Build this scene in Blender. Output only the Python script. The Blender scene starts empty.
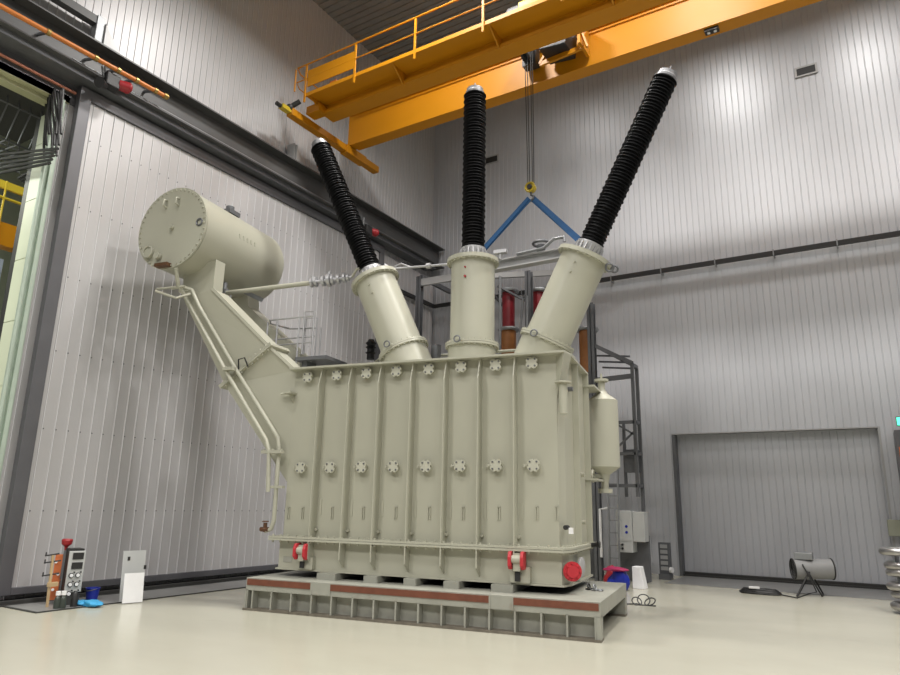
import bpy, math, random
from mathutils import Vector, Matrix
random.seed(4)
SC = bpy.context.scene; COL = SC.collection
PI = math.pi

# ------------------------------------------------------------------ camera
F, PITCH, ROLL, YAW = 672.13, math.radians(13.798), math.radians(1.098), math.radians(31.968)
CAM = Vector((0, 0, 1.6))
_f = Vector((-math.sin(YAW)*math.cos(PITCH), math.cos(YAW)*math.cos(PITCH), math.sin(PITCH)))
_r = Vector((math.cos(YAW), math.sin(YAW), 0)); _u = _r.cross(_f)
RT = math.cos(ROLL)*_r + math.sin(ROLL)*_u; UP = -math.sin(ROLL)*_r + math.cos(ROLL)*_u
cd = bpy.data.cameras.new('camera'); cam = bpy.data.objects.new('camera', cd); COL.objects.link(cam)
cd.sensor_width = 36; cd.lens = F/900*36; cd.clip_start = .05; cd.clip_end = 200
m = Matrix((RT, UP, -_f)).transposed().to_4x4(); m.translation = CAM; cam.matrix_world = m
SC.camera = cam
def ray(x, y): return _f + RT*((x-450)/F) + UP*((337.5-y)/F)
def at(x, y, X=None, Y=None, Z=None):          # measured pixel -> point on a known plane of the hall
    d = ray(x, y)
    if X is not None: t = (X-CAM.x)/d.x
    elif Y is not None: t = (Y-CAM.y)/d.y
    else: t = (Z-CAM.z)/d.z
    return CAM + d*t
# frame of the transformer and its plinth (turned 10 degrees in the hall)
ROT = math.radians(10); O = Vector((-3.0, 8.37, 0))
U = Vector((math.cos(ROT), math.sin(ROT), 0)); V = Vector((-U.y, U.x, 0))
def lat(x, y, v=None, u=None):
    d = ray(x, y); n, k = (V, v) if v is not None else (U, u)
    t = ((O + n*k - CAM) @ n)/(d @ n) if False else ((O + n*k - CAM).dot(n))/(d.dot(n))
    p = CAM + d*t - O; return Vector((p.dot(U), p.dot(V), p.z))

# ------------------------------------------------------------------ materials
def mat(name, col, rough=.5, metal=0., var=.08, scale=3., bump=0., bscale=30., spec=.5, stretch=None, emit=None, dirt=None, coat=0):
    M = bpy.data.materials.new(name); M.use_nodes = True; nt = M.node_tree; b = nt.nodes['Principled BSDF']
    tc = nt.nodes.new('ShaderNodeTexCoord'); mp = nt.nodes.new('ShaderNodeMapping'); nt.links.new(tc.outputs['Object'], mp.inputs[0])
    if stretch: mp.inputs['Scale'].default_value = stretch
    nz = nt.nodes.new('ShaderNodeTexNoise'); nz.inputs['Scale'].default_value = scale; nz.inputs['Detail'].default_value = 5
    nt.links.new(mp.outputs[0], nz.inputs['Vector'])
    cr = nt.nodes.new('ShaderNodeValToRGB'); nt.links.new(nz.outputs['Fac'], cr.inputs[0])
    c = Vector(col); a = c*(1-var); d = c*(1+var)
    cr.color_ramp.elements[0].position = .3; cr.color_ramp.elements[1].position = .7
    cr.color_ramp.elements[0].color = (*a, 1); cr.color_ramp.elements[1].color = (*[min(1, x) for x in d], 1)
    out = cr.outputs[0]
    if dirt:
        n2 = nt.nodes.new('ShaderNodeTexNoise'); n2.inputs['Scale'].default_value = dirt[1]; n2.inputs['Detail'].default_value = 8
        nt.links.new(mp.outputs[0], n2.inputs['Vector'])
        r2 = nt.nodes.new('ShaderNodeValToRGB'); nt.links.new(n2.outputs['Fac'], r2.inputs[0])
        r2.color_ramp.elements[0].position = dirt[2]; r2.color_ramp.elements[1].position = dirt[2]+.12
        r2.color_ramp.elements[0].color = (0, 0, 0, 1); r2.color_ramp.elements[1].color = (dirt[3],)*3+(1,)
        mx = nt.nodes.new('ShaderNodeMixRGB'); nt.links.new(r2.outputs[0], mx.inputs[0]); nt.links.new(out, mx.inputs[1])
        mx.inputs[2].default_value = (*dirt[0], 1); out = mx.outputs[0]
    nt.links.new(out, b.inputs['Base Color'])
    b.inputs['Metallic'].default_value = metal; b.inputs['Specular IOR Level'].default_value = spec
    b.inputs['Coat Weight'].default_value = coat
    mr = nt.nodes.new('ShaderNodeMapRange'); nt.links.new(nz.outputs['Fac'], mr.inputs[0])
    mr.inputs[3].default_value = max(.02, rough*.85); mr.inputs[4].default_value = min(1, rough*1.15)
    nt.links.new(mr.outputs[0], b.inputs['Roughness'])
    if bump:
        n3 = nt.nodes.new('ShaderNodeTexNoise'); n3.inputs['Scale'].default_value = bscale; nt.links.new(mp.outputs[0], n3.inputs['Vector'])
        bp = nt.nodes.new('ShaderNodeBump'); bp.inputs['Strength'].default_value = bump; bp.inputs['Distance'].default_value = .02
        nt.links.new(n3.outputs['Fac'], bp.inputs['Height']); nt.links.new(bp.outputs[0], b.inputs['Normal'])
    if emit:
        b.inputs['Emission Color'].default_value = (*col, 1); b.inputs['Emission Strength'].default_value = emit
    return M
WALLM = mat('panel_steel', (.53,.54,.57), .42, .20, .05, 1.2, bump=.10, bscale=2.2, stretch=(1,1,.5), spec=.6)
WALLL = mat('panel_steel_left', (.51,.50,.505), .42, .2, .04, 1.2, bump=.06, bscale=2.2, stretch=(1,1,.5), spec=.6)
CEIL = mat('ceiling_steel', (.25,.25,.245), .5, .3)
FLOORM = mat('epoxy_floor', (.44,.427,.35), .22, 0, .035, .7, bump=.02, bscale=1.5, spec=.5, dirt=((.38,.36,.30), 2.3, .66, .35), stretch=(.7,1.3,1))
TM = mat('transformer_paint', (.43,.425,.345), .38, 0, .03, 1.5)
TM2 = mat('plinth_paint', (.33,.33,.285), .5, 0, .10, 3, dirt=((.24,.20,.16), 5, .6, .4))
SILV = mat('cast_aluminium', (.46,.46,.47), .42, .6, .05, 6)
GALV = mat('galvanised_steel', (.30,.31,.32), .45, .6, .1, 6)
DGAL = mat('grey_steel_frame', (.15,.155,.165), .5, .4, .1, 4)
BLK = mat('black_polymer', (.006,.006,.007), .42, 0, .1, 6, spec=.3)
BLKM = mat('black_painted', (.02,.02,.02), .5, 0, .1, 6)
CRN = mat('crane_yellow', (.52,.21,.004), .45, 0, .03, 1.0, spec=.35)
CRY = mat('hook_yellow', (.55,.40,.03), .4, 0, .05, 4)
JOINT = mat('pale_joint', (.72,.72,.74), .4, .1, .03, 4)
COVM = mat('cover_paint', (.50,.495,.41), .38, 0, .03, 3)
FLG = mat('worn_flange', (.16,.14,.11), .6, 0, .2, 8)
TERM = mat('terminal_metal', (.26,.26,.27), .5, .5, .1, 10)
BEAM = mat('beam_grey', (.085,.085,.085), .45, .1, .08, 1.5)
FRAME = mat('door_frame_grey', (.13,.13,.14), .4, .3, .06, 2)
DARK = mat('dark_recess', (.035,.035,.033), .6, 0, .1, 3)
STRIP = mat('threshold_steel', (.26,.26,.255), .45, .4, .12, 4)
RUST = mat('brown_strip', (.16,.052,.028), .55, 0, .15, 9)
RED = mat('red_paint', (.50,.028,.04), .45, 0, .06, 6)
REDP = mat('red_plastic', (.32,.014,.02), .4, 0, .05, 8)
ORG = mat('orange_pipe', (.62,.20,.04), .4, 0, .12, 6)
BRASS = mat('brass_fitting', (.40,.27,.09), .35, .7, .1, 8)
BLUE = mat('blue_sling', (.015,.085,.22), .7, 0, .12, 12)
BLUP = mat('blue_plastic', (.01,.025,.30), .4, 0, .05, 8)
CYAN = mat('cyan_plastic_bag', (.04,.30,.55), .45, 0, .12, 8)
WHT = mat('white_card', (.80,.80,.80), .5, 0, .03, 5)
LGREY = mat('light_grey_panel', (.40,.40,.40), .4, .1, .03, 5)
CREAM = mat('cream_metal', (.58,.62,.48), .45, 0, .03, 2)
CREAMF = mat('pale_green_trim', (.42,.50,.42), .45, .2, .05, 3)
REDRES = mat('red_resin', (.20,.012,.018), .3, 0, .1, 8)
AMBER = mat('amber_resin', (.33,.13,.035), .4, 0, .1, 8)
COPPER = mat('copper_bar', (.42,.17,.11), .4, .5, .25, 12)
CTRL = mat('cabinet_grey', (.50,.51,.50), .4, .1, .03, 4)
GREENL = mat('green_sign_light', (.1,.9,.5), .4, emit=2.0)
LAMPM = mat('lamp_glass', (1,.98,.9), .4, emit=9)
ORED = mat('orange_copper_plate', (.60,.17,.06), .4, .2, .15, 10)
WOODM = mat('pale_wood', (.50,.36,.2), .6, 0, .12, 10)
STEEL = mat('brushed_steel_ring', (.40,.39,.38), .3, .9, .08, 8)

# ------------------------------------------------------------------ mesh builder
def basis(d):
    d = d.normalized(); a = Vector((0,0,1)) if abs(d.z) < .9 else Vector((1,0,0))
    x = a.cross(d).normalized(); return x, d.cross(x), d
class MB:
    def __init__(s, off=(0,0,0)): s.v = []; s.f = []; s.off = Vector(off)
    def add(s, vs, fs):
        n = len(s.v); s.v += [Vector(p) for p in vs]; s.f += [tuple(i+n for i in f) for f in fs]; return s
    def box(s, lo, hi, rot=None, piv=None):
        lo = Vector(lo); hi = Vector(hi)
        vs = [Vector((x,y,z)) for z in (lo.z,hi.z) for y in (lo.y,hi.y) for x in (lo.x,hi.x)]
        if rot is not None:
            pv = Vector(piv) if piv is not None else (lo+hi)/2
            vs = [rot @ (p-pv) + pv for p in vs]
        return s.add(vs, [(0,2,3,1),(4,5,7,6),(0,1,5,4),(2,6,7,3),(0,4,6,2),(1,3,7,5)])
    def bar(s, p0, p1, w, h, up=(0,0,1)):
        p0 = Vector(p0); p1 = Vector(p1); d = (p1-p0).normalized(); up = Vector(up)
        x = d.cross(up)
        if x.length < 1e-3: x = d.cross(Vector((1,0,0)))
        x.normalize(); y = x.cross(d).normalized()
        vs = [p + x*(a*w/2) + y*(b*h/2) for p in (p0,p1) for a,b in ((-1,-1),(1,-1),(1,1),(-1,1))]
        return s.add(vs, [(0,3,2,1),(4,5,6,7),(0,1,5,4),(1,2,6,5),(2,3,7,6),(3,0,4,7)])
    def cyl(s, p0, p1, r0, r1=None, n=20):
        r1 = r0 if r1 is None else r1
        p0 = Vector(p0); p1 = Vector(p1); return s.lathe([(0,0),(r0,0),(r1,(p1-p0).length),(0,(p1-p0).length)], p0, p1-p0, n)
    def lathe(s, prof, o, axis, n=24):
        o = Vector(o); x, y, d = basis(Vector(axis)); vs = []; fs = []; idx = []
        for r, z in prof:
            if r < 1e-6: idx.append([len(vs)]); vs.append(o + d*z)
            else:
                idx.append(list(range(len(vs), len(vs)+n)))
                vs += [o + d*z + x*(r*math.cos(2*PI*k/n)) + y*(r*math.sin(2*PI*k/n)) for k in range(n)]
        for a, b in zip(idx, idx[1:]):
            for k in range(n):
                j = (k+1) % n
                if len(a) == 1 and len(b) == 1: continue
                if len(a) == 1: fs.append((a[0], b[j], b[k]))
                elif len(b) == 1: fs.append((a[k], a[j], b[0]))
                else: fs.append((a[k], a[j], b[j], b[k]))
        return s.add(vs, fs)
    def tube(s, pts, r, n=10, closed=False, caps=True):
        pts = [Vector(p) for p in pts]; m = len(pts); vs = []; fs = []
        tg = []
        for i in range(m):
            a = pts[(i-1) % m] if (closed or i > 0) else pts[i]; b = pts[(i+1) % m] if (closed or i < m-1) else pts[i]
            tg.append((b-a).normalized())
        x, y, _ = basis(tg[0])
        for i in range(m):
            x = (x - tg[i]*x.dot(tg[i])).normalized(); y = tg[i].cross(x)
            vs += [pts[i] + x*(r*math.cos(2*PI*k/n)) + y*(r*math.sin(2*PI*k/n)) for k in range(n)]
        for i in range(m if closed else m-1):
            j = (i+1) % m
            for k in range(n): fs.append((i*n+k, i*n+(k+1)%n, j*n+(k+1)%n, j*n+k))
        if caps and not closed: fs += [tuple(range(n))[::-1], tuple((m-1)*n+k for k in range(n))]
        return s.add(vs, fs)
    def ring(s, c, axis, R, r, n=40, k=10):
        x, y, d = basis(Vector(axis)); c = Vector(c)
        return s.tube([c + x*(R*math.cos(2*PI*i/n)) + y*(R*math.sin(2*PI*i/n)) for i in range(n)], r, k, closed=True)
    def prism(s, poly, vec):
        n = len(poly); vec = Vector(vec); vs = [Vector(p) for p in poly] + [Vector(p)+vec for p in poly]
        return s.add(vs, [tuple(range(n))[::-1], tuple(range(n, 2*n))] + [(i, (i+1)%n, n+(i+1)%n, n+i) for i in range(n)])
    def bolts(s, pts, axis, r=.018, h=.02):
        for p in pts: s.cyl(Vector(p), Vector(p)+Vector(axis).normalized()*h, r, n=6)
        return s
    def sphere(s, c, r, n=16, k=8, sc=(1,1,1)):
        c = Vector(c); n0 = len(s.v)
        s.lathe([(r*math.sin(PI*i/k), -r*math.cos(PI*i/k)) for i in range(k+1)], (0,0,0), (0,0,1), n)
        for i in range(n0, len(s.v)): q = s.v[i]; s.v[i] = Vector((q.x*sc[0], q.y*sc[1], q.z*sc[2])) + c
        return s
    def build(s, name, M, parent=None, loc=None, smooth=True, bevel=0, origin=False, M2=None):
        me = bpy.data.meshes.new(name); off = s.off
        base = Vector((0,0,0))
        if loc is not None: base = Vector(loc)
        elif origin:
            base = sum(s.v, Vector())/len(s.v); base.z = min(p.z for p in s.v)
        me.from_pydata([tuple(p+off-base) for p in s.v], [], s.f)
        import bmesh
        bm = bmesh.new(); bm.from_mesh(me); bmesh.ops.recalc_face_normals(bm, faces=bm.faces); bm.to_mesh(me); bm.free()
        if smooth:
            me.shade_smooth(); me.set_sharp_from_angle(angle=math.radians(38))
        me.materials.append(M)
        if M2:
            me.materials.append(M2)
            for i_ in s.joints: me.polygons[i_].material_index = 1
        o = bpy.data.objects.new(name, me); COL.objects.link(o)
        if parent: o.parent = parent
        o.location = base
        if bevel:
            b = o.modifiers.new('bevel', 'BEVEL'); b.width = bevel; b.segments = 2; b.limit_method = 'ANGLE'
        return o
def tag(o, label, cat, group=None):
    o['label'] = label; o['category'] = cat
    if group: o['group'] = group
    return o
def struct(o): o['kind'] = 'structure'; return o
def thing(name, loc, label, cat, group=None, rz=0):
    o = bpy.data.objects.new(name, None); o.empty_display_size = .2; COL.objects.link(o)
    o.location = loc; o.rotation_euler = (0,0,rz); return tag(o, label, cat, group)
def copy_tree(o, parent=None):
    c = o.copy(); COL.objects.link(c)
    if parent: c.parent = parent
    for ch in list(o.children): copy_tree(ch, c)
    return c

# ------------------------------------------------------------------ hall shell
XW, XD, YB, ZC = -11.62, -11.45, 17.40, 14.85      # left wall, sliding door face, back wall, ceiling
def corrugated(a0, a1, z0, z1, pitch, horizontal, pos, face, w=.016, d=.014, phase=0., ridge=False, skip=0):
    """vertical sheet along X (horizontal='X') or Y, surface at pos, facing +-; vertical grooves or ridges"""
    mb = MB(); cuts = []
    n0 = math.ceil((a0-phase)/pitch); k = n0
    prof = [(a0, 0)]
    while k*pitch+phase < a1-2*w:
        c = k*pitch+phase
        if c-w > a0+.005:
            if not (skip and k % skip == 0):
                dd = d*(1 if ridge else -1)
                prof += [(c-w, 0), (c-w*.35, dd), (c+w*.35, dd), (c+w, 0)]
        k += 1
    prof.append((a1, 0)); vs = []; fs = []
    for z in (z0, z1):
        for a, e in prof:
            q = pos + face*e
            vs.append((a, q, z) if horizontal == 'X' else (q, a, z))
    n = len(prof)
    for i in range(n-1): fs.append((i, i+1, n+i+1, n+i))
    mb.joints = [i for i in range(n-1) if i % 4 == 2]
    # thickness: back sheet and edges
    b = len(vs)
    for z in (z0, z1):
        for a in (a0, a1):
            q = pos - face*.09
            vs.append((a, q, z) if horizontal == 'X' else (q, a, z))
    fs += [(b, b+2, b+3, b+1), (0, n, b+2, b), (n-1, b+1, b+3, 2*n-1)]
    fs += [tuple(list(range(n)) + [b+1, b]), tuple(list(range(n, 2*n)) + [b+3, b+2])]
    return mb.add(vs, fs)
y0 = at(52, 340, X=XD).y - .23; YE = at(383, 262, X=XD).y; YO = y0 - .22
# floor
struct(MB().box((-26, -8, -.2), (12, 22, 0)).build('floor', FLOORM, smooth=False))
# back wall with the shutter opening
DX0, DX1, DZ = -4.20, .20, 3.36
for nm, a0, a1, z0, z1 in (('wall_back', XW-.1, DX0, 0, ZC), ('wall_back', DX0, DX1, DZ, ZC), ('wall_back', DX1, 10, 0, ZC)):
    struct(corrugated(a0, a1, z0, z1, .152, 'X', YB, -1, w=.013, d=.012).build(nm, WALLM, smooth=False))
# shutter panel and its frame
d1 = struct(corrugated(DX0-.05, DX1+.05, .07, DZ+.05, .152, 'X', YB+.30, -1, w=.013, d=.012).build('door_1', WALLM, smooth=False))
fb = MB(); fb.box((DX0-.02, YB-.03, 0), (DX0+.05, YB+.24, DZ)); fb2 = MB().box((DX1-.02, YB-.02, 0), (DX1+.02, YB+.24, DZ)).box((DX0-.02, YB-.022, DZ-.0), (DX1+.02, YB+.24, DZ+.025))
struct(fb.build('trim_1', DGAL, smooth=False)); struct(fb2.build('trim_13', LGREY, smooth=False))
struct(MB().box((DX0, YB+.12, 0), (DX1, YB+.26, .09)).box((DX0+.05, YB+.0, 0), (DX1, YB+.05, .04)).build('trim_2', DARK, smooth=False))
struct(MB().box((DX0+.1, 15.5, .0), (8, YB-.02, .006)).build('trim_3', STRIP, smooth=False))
# left wall: above the beam, beside the opening
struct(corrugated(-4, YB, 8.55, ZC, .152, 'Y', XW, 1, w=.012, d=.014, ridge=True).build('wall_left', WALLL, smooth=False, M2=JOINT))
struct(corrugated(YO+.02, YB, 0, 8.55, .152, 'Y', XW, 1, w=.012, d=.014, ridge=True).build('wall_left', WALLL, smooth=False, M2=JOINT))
# ceiling
cb = MB(); cb.box((-26, -8, ZC), (10, 22, ZC+.2))
k = -8.
while k < 18: cb.box((-11.6, k, ZC-.03), (10, k+.05, ZC)); k += .2
struct(cb.build('ceiling', CEIL, smooth=False))
# far hall seen through the opening
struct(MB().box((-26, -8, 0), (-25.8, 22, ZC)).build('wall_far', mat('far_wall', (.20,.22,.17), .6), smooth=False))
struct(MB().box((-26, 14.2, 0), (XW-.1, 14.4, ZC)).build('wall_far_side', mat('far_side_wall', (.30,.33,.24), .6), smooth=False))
# reveal of the opening: pale green sandwich panel with seams
rx0 = at(4, 320, Y=YO).x
rv = MB()
zz = 0
while zz < 8.3:
    rv.box((rx0, YO, zz+.008), (XW-.06, YO+.10, min(8.3, zz+1.1)-.006)); zz += 1.1
rv.box((rx0, YO+.012, 0), (XW-.06, YO+.11, 8.3))
struct(rv.build('trim_4', CREAM, smooth=False))
struct(MB().box((rx0-.22, YO+.03, 0), (rx0, YO+.25, 8.3)).build('trim_5', BLKM, smooth=False))
tg = MB(); tg.box((XW-.06, YO-.06, 0), (XW+.02, YO+.10, 8.45)); tg.box((XW+.0, YO, 0), (XW+.07, YO+.06, 8.45)); tg.tube([(XW+.04, YO-.08, 0), (XW+.04, YO-.08, 8.4)], .035)
struct(tg.build('trim_6', CREAMF, smooth=False))
hd = MB(); hd.box((XW-.1, -4, 8.44), (XW+.03, YO+.15, 8.58)); hd.box((XW-.3, -4, 8.36), (XW-.1, YO, 8.46))
struct(hd.build('trim_7', mat('header_cream', (.42,.42,.26), .5), smooth=False))
struct(MB().box((XW-.12, -4, 8.45), (XW+.03, YO+.25, 9.05)).build('trim_8', FRAME, smooth=False))
tag(MB().tube([(XW+.09, -3, 8.66), (XW+.09, YO+.2, 8.66)], .03).build('conductor_bar', COPPER, origin=True),
    'reddish copper conductor bar above the top of the open doorway at left', 'conductor bar')

# big sliding door leaf on the left wall
zt = 8.80
dl = thing('door_2', (XD, y0, 0), 'large', 'door'); struct(dl)
for kk in ('label', 'category'): del dl[kk]
L0 = Vector((-XD, -y0, 0))
pm = corrugated(y0+.20, YE-.18, .20, zt-.2, .205, 'Y', XD, 1, w=.013, d=.014, ridge=True, phase=.1); pm.off = L0
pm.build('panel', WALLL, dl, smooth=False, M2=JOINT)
sw = MB(L0)
for z_ in (1.35, 2.65, 3.95, 5.25, 6.55, 7.85):
    yy = y0+.32
    while yy < YE-.3: sw.cyl((XD, yy, z_), (XD+.008, yy, z_), .012, n=6); yy += .205
sw.build('screw_heads', DGAL, dl)['kind'] = 'stuff'
fm = MB(L0); fm.box((XD-.09, y0, .10), (XD+.05, y0+.21, zt)); fm.box((XD-.09, y0+.21, .10), (XD+.05, YE, .21)); fm.box((XD-.09, y0+.21, zt-.22), (XD+.05, YE, zt)); fm.box((XD-.09, YE-.2, .21), (XD+.05, YE, zt-.2))
fm.build('door_frame', FRAME, dl, smooth=False, bevel=.008)
# second leaf farther along, in darker shade
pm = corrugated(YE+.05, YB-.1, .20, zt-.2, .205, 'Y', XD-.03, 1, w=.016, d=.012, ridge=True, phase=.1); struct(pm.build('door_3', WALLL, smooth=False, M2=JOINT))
# floor rail and threshold
struct(MB().box((XW, 4.4, 0), (-11.02, YB, .02)).box((-11.12, 4.4, .02), (-11.06, YB, .07)).build('trim_9', DARK, smooth=False))
sb = MB(); a = at(50.4, 612, Z=0); sb.box((-11.02, a.y-.15, 0), (-10.12, YB, .012))
struct(sb.build('trim_10', STRIP, smooth=False))
struct(MB().box((-10.13, a.y-.15, 0), (-10.10, YB, .016)).box((-11.0, a.y-.19, 0), (-10.10, a.y-.15, .016)).build('trim_11', DARK, smooth=False))

# heavy beam and sliding door track on the left wall
zb = at(238, 127, X=-11.15).z
bt = thing('steel_beam', (-11.3, 6, zb-1), 'heavy dark grey steel beam running the length of the left wall above the sliding door', 'beam')
L1 = -Vector(bt.location)
yb1 = YB-.05
MB(L1).box((-11.60, -3, zb-.03), (-11.08, yb1, zb)).build('top_flange', BEAM, bt, smooth=False)
MB(L1).box((-11.36, -3, zb-.62), (-11.32, yb1, zb-.03)).build('web', BEAM, bt, smooth=False)
MB(L1).box((-11.60, -3, zb-.65), (-11.08, yb1, zb-.62)).build('bottom_flange', BEAM, bt, smooth=False)
tr = thing('door_track', (-11.3, 6, 9), 'dark hanger track of the sliding door, just below the heavy beam', 'track'); L2 = -Vector(tr.location)
MB(L2).box((-11.60, -3, zt+.04), (-11.20, YB-.4, zt+.10)).box((-11.24, -3, zt+.10), (-11.20, YB-.4, zt+.20)).build('rail', DGAL, tr, smooth=False)
MB(L2).box((-11.60, -3, zt+.10), (-11.50, YB-.4, zb-.66)).build('backing', DARK, tr, smooth=False)
MB(L2).tube([(-11.16, 5.2, zt+.24), (-11.16, 16.5, zt+.22)], .016).build('conduit', GALV, tr)
# short upper beam, its post and wedge brackets
ub = thing('wall_post_bracket', at(103, 22, X=-11.45), 'short grey steel beam and post standing on top of the heavy wall beam, upper left', 'steel bracket'); L3 = -Vector(ub.location)
e = at(101, 25, X=-11.4)
MB(L3).bar((-11.4, e.y-4.5, e.z), (-11.4, e.y, e.z), .16, .16).build('beam', BEAM, ub, smooth=False)
MB(L3).box((-11.5, e.y-.12, zb), (-11.3, e.y+.02, e.z+.1)).build('post', GALV, ub, smooth=False)
for (px0, py0, px1, py1, lb) in ((103, 22, 127, 60, 'tall pale grey wedge bracket on the heavy beam, below the upper left corner'), (294, 143, 309, 172, 'small pale grey wedge bracket on the heavy beam beside the leftmost bushing tip')):
    t = at(px0, py0, X=-11.35); wdt = abs(at(px1, py1, X=-11.35).y - t.y)
    w = MB(); w.prism([(XW+.04, t.y, t.z), (XW+.04, t.y, zb), (XW+.04, t.y+wdt, zb)], (.26, 0, 0)); w.prism([(XW+.30, t.y+.03, t.z-.05), (XW+.30, t.y+.03, zb), (XW+.30, t.y+wdt*.4, zb)], (.06, 0, 0))
    tag(w.build('wedge_bracket', LGREY, smooth=False, origin=True), lb, 'bracket')

# orange pipe on the beam
p0 = at(-5, 3, X=-10.95); p1 = at(165, 96, X=-10.95)
op = thing('orange_pipe', (p0+p1)/2, 'long orange pipe with brass clamps fixed in front of the heavy beam at upper left', 'pipe'); Lp = -Vector(op.location)
MB(Lp).tube([p0, p1], .042, 14).build('tube', ORG, op)
for fr in (.27, .54, .68, .80, .93):
    q = p0.lerp(p1, fr); MB(Lp).lathe([(0,-.04),(.058,-.03),(.058,.03),(0,.04)], q, p1-p0, 14).build('clamp', BRASS, op)
    MB(Lp).bar(q, (-11.32, q.y, q.z+.1), .04, .04).build('bracket', DGAL, op)
MB(Lp).lathe([(0,-.03),(.058,-.03),(.058,.05),(.025,.08),(0,.08)], p1, p1-p0, 14).build('end_cap', BRASS, op)
# beacons with red lamps at the door track
for (px, py, lb) in ((124, 86, 'black warning horn with a red lamp on the door track near the orange pipe'), (374, 232, 'black warning horn with a red lamp on the wall beam behind the leftmost bushing')):
    c = at(px, py, X=-11.0); b = thing('warning_beacon', c, lb, 'warning lamp'); Lb = -Vector(c)
    MB(Lb).box(c+Vector((-.18,-.34,-.14)), c+Vector((.02,-.08,.12))).build('housing', BLKM, b, smooth=False, bevel=.02)
    MB(Lb).box(c+Vector((-.34,-.22,-.02)), c+Vector((-.18,-.16,.03))).build('arm', DGAL, b, smooth=False)
    MB(Lb).cyl(c+Vector((-.06,-.30,-.16)), c+Vector((.02,-.46,-.20)), .05, .10).build('horn', BLKM, b)
    MB(Lb).cyl(c+Vector((-.05,-.08,0)), c+Vector((.0,.08,.0)), .09, .11).sphere(c+Vector((.0,.08,0)), .11, sc=(1,.6,1)).build('red_lamp', REDP, b)
    MB(Lb).tube([c+Vector((-.08,-.34,.0)), c+Vector((-.05,-.42,.16)), c+Vector((-.08,-.36,.30)), c+Vector((-.14,-.30,.12))], .02).build('cable', GALV, b)

# cable cage above the opening, far hall things
cg = thing('cable_cage', (-12.4, 4.4, 7.4), 'black and grey wire cable cage hanging under the top of the open doorway', 'cable cage'); Lc = Vector((12.4, -4.4, -7.4))
A = at(20, 118, Y=5.1); w = MB(Lc)
_c = at(21, 130, X=-13.3); cx, cz = _c.x, _c.z; cyy = _c.y
for yy in [cyy-1.0+.2*i for i in range(8)]:
    w.tube([(cx-.9, yy, cz-.45), (cx-.9, yy, cz+.45), (cx+.55, yy, cz+.55), (cx+.75, yy, cz), (cx+.45, yy, cz-.55)], .014, 6, closed=True)
for dx, dz in ((-.9,-.45),(-.9,0),(-.9,.45),(-.4,-.5),(.0,-.53),(.55,.55),(.75,0),(.45,-.55),(-.2,.5),(.65,.28)):
    w.tube([(cx+dx, cyy-1.1, cz+dz), (cx+dx, cyy+.5, cz+dz)], .015, 6)
w.build('wire_frame', DGAL, cg)
w = MB(Lc)
for i in range(8):
    yy = cyy+.42+.05*i
    w.tube([(cx-.9+.3*j_, yy+.03*math.sin(i+j_), cz+.62-.02*i-(.12+.05*(i%3))*j_) for j_ in range(6)], .028, 6)
    w.tube([(cx+.7+.03*i, yy, cz+.65), (cx+.78+.03*i, yy+.03, cz), (cx+.55+.03*i, yy, cz-.55-.03*i), (cx-.5, yy-.1, cz-.75-.02*i)], .026, 6)
for i in range(9):
    px = 45+2.1*i; w.tube([at(px+3*math.sin(j_*.8+i)*.4, 93+9*j_-(i%3)*2, Y=YO-.12-.03*(i%3)) for j_ in range(8-(i%3))], .022, 6)
for i in range(5):
    w.tube([at(px, 150+3.5*i+.25*(45-px)*(.4+.1*i), Y=YO-.2) for px in (0, 12, 24, 36, 48, 58-2*i)], .025, 6)
w.build('cable', BLKM, cg)
struct(MB().box((XW-2.6, -4, 8.62), (XW-.15, YO+.6, 8.8)).build('dark_backdrop', DARK, smooth=False))  # added box blocks the far hall, standing in for darkness behind the cage
# far crane
fc = thing('far_crane', (-20, 8, 6), 'bright yellow bridge crane in the next hall, seen through the open doorway', 'crane'); Lf = Vector((20, -8, -6))
def fp(x, y): return at(x, y, X=-20)
a = fp(20, 176)
MB(Lf).box((-20.3, 2, fp(8, 248).z-.0), (-19.9, 14, fp(8, 232).z+.2)).build('girder', CRN, fc, smooth=False)
MB(Lf).box((-19.7, 2, fp(8, 192).z-.1), (-19.6, 14, fp(8, 192).z+.12)).build('walkway_edge', CRY, fc, smooth=False)
w = MB(Lf); zf = fp(8, 205).z; w.tube([(-19.6, 2, zf), (-19.6, 14, zf)], .04, 6)
for i in range(12): w.tube([(-19.6, 2+i, zf-.9), (-19.6, 2+i, zf+.5)], .03, 6)
w.build('handrail', CRY, fc)
for i, yy in enumerate((4.2, 6.6)):
    zl = at(8, 177, X=-20).z
    tag(MB().box((-20.6, yy-.6, zl-.15), (-19.8, yy+.6, zl+.1)).box((-20.22, yy-.02, zl+.1), (-20.18, yy+.02, ZC)).build('far_lamp', LAMPM, smooth=False, origin=True), ('glowing white lamp in the next hall, nearer the left picture edge', 'glowing white lamp in the next hall, nearer the pale door reveal')[i], 'lamp')
tag(MB().box((-21.5, 5, at(5, 290, X=-21.5).z-.9), (-21.3, 9, at(5, 262, X=-21.5).z)).build('far_curtain', mat('pale_blue_sheet', (.5,.58,.75), .6), smooth=False, origin=True), 'pale blue sheet panel in the next hall below the yellow crane', 'panel')

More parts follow.
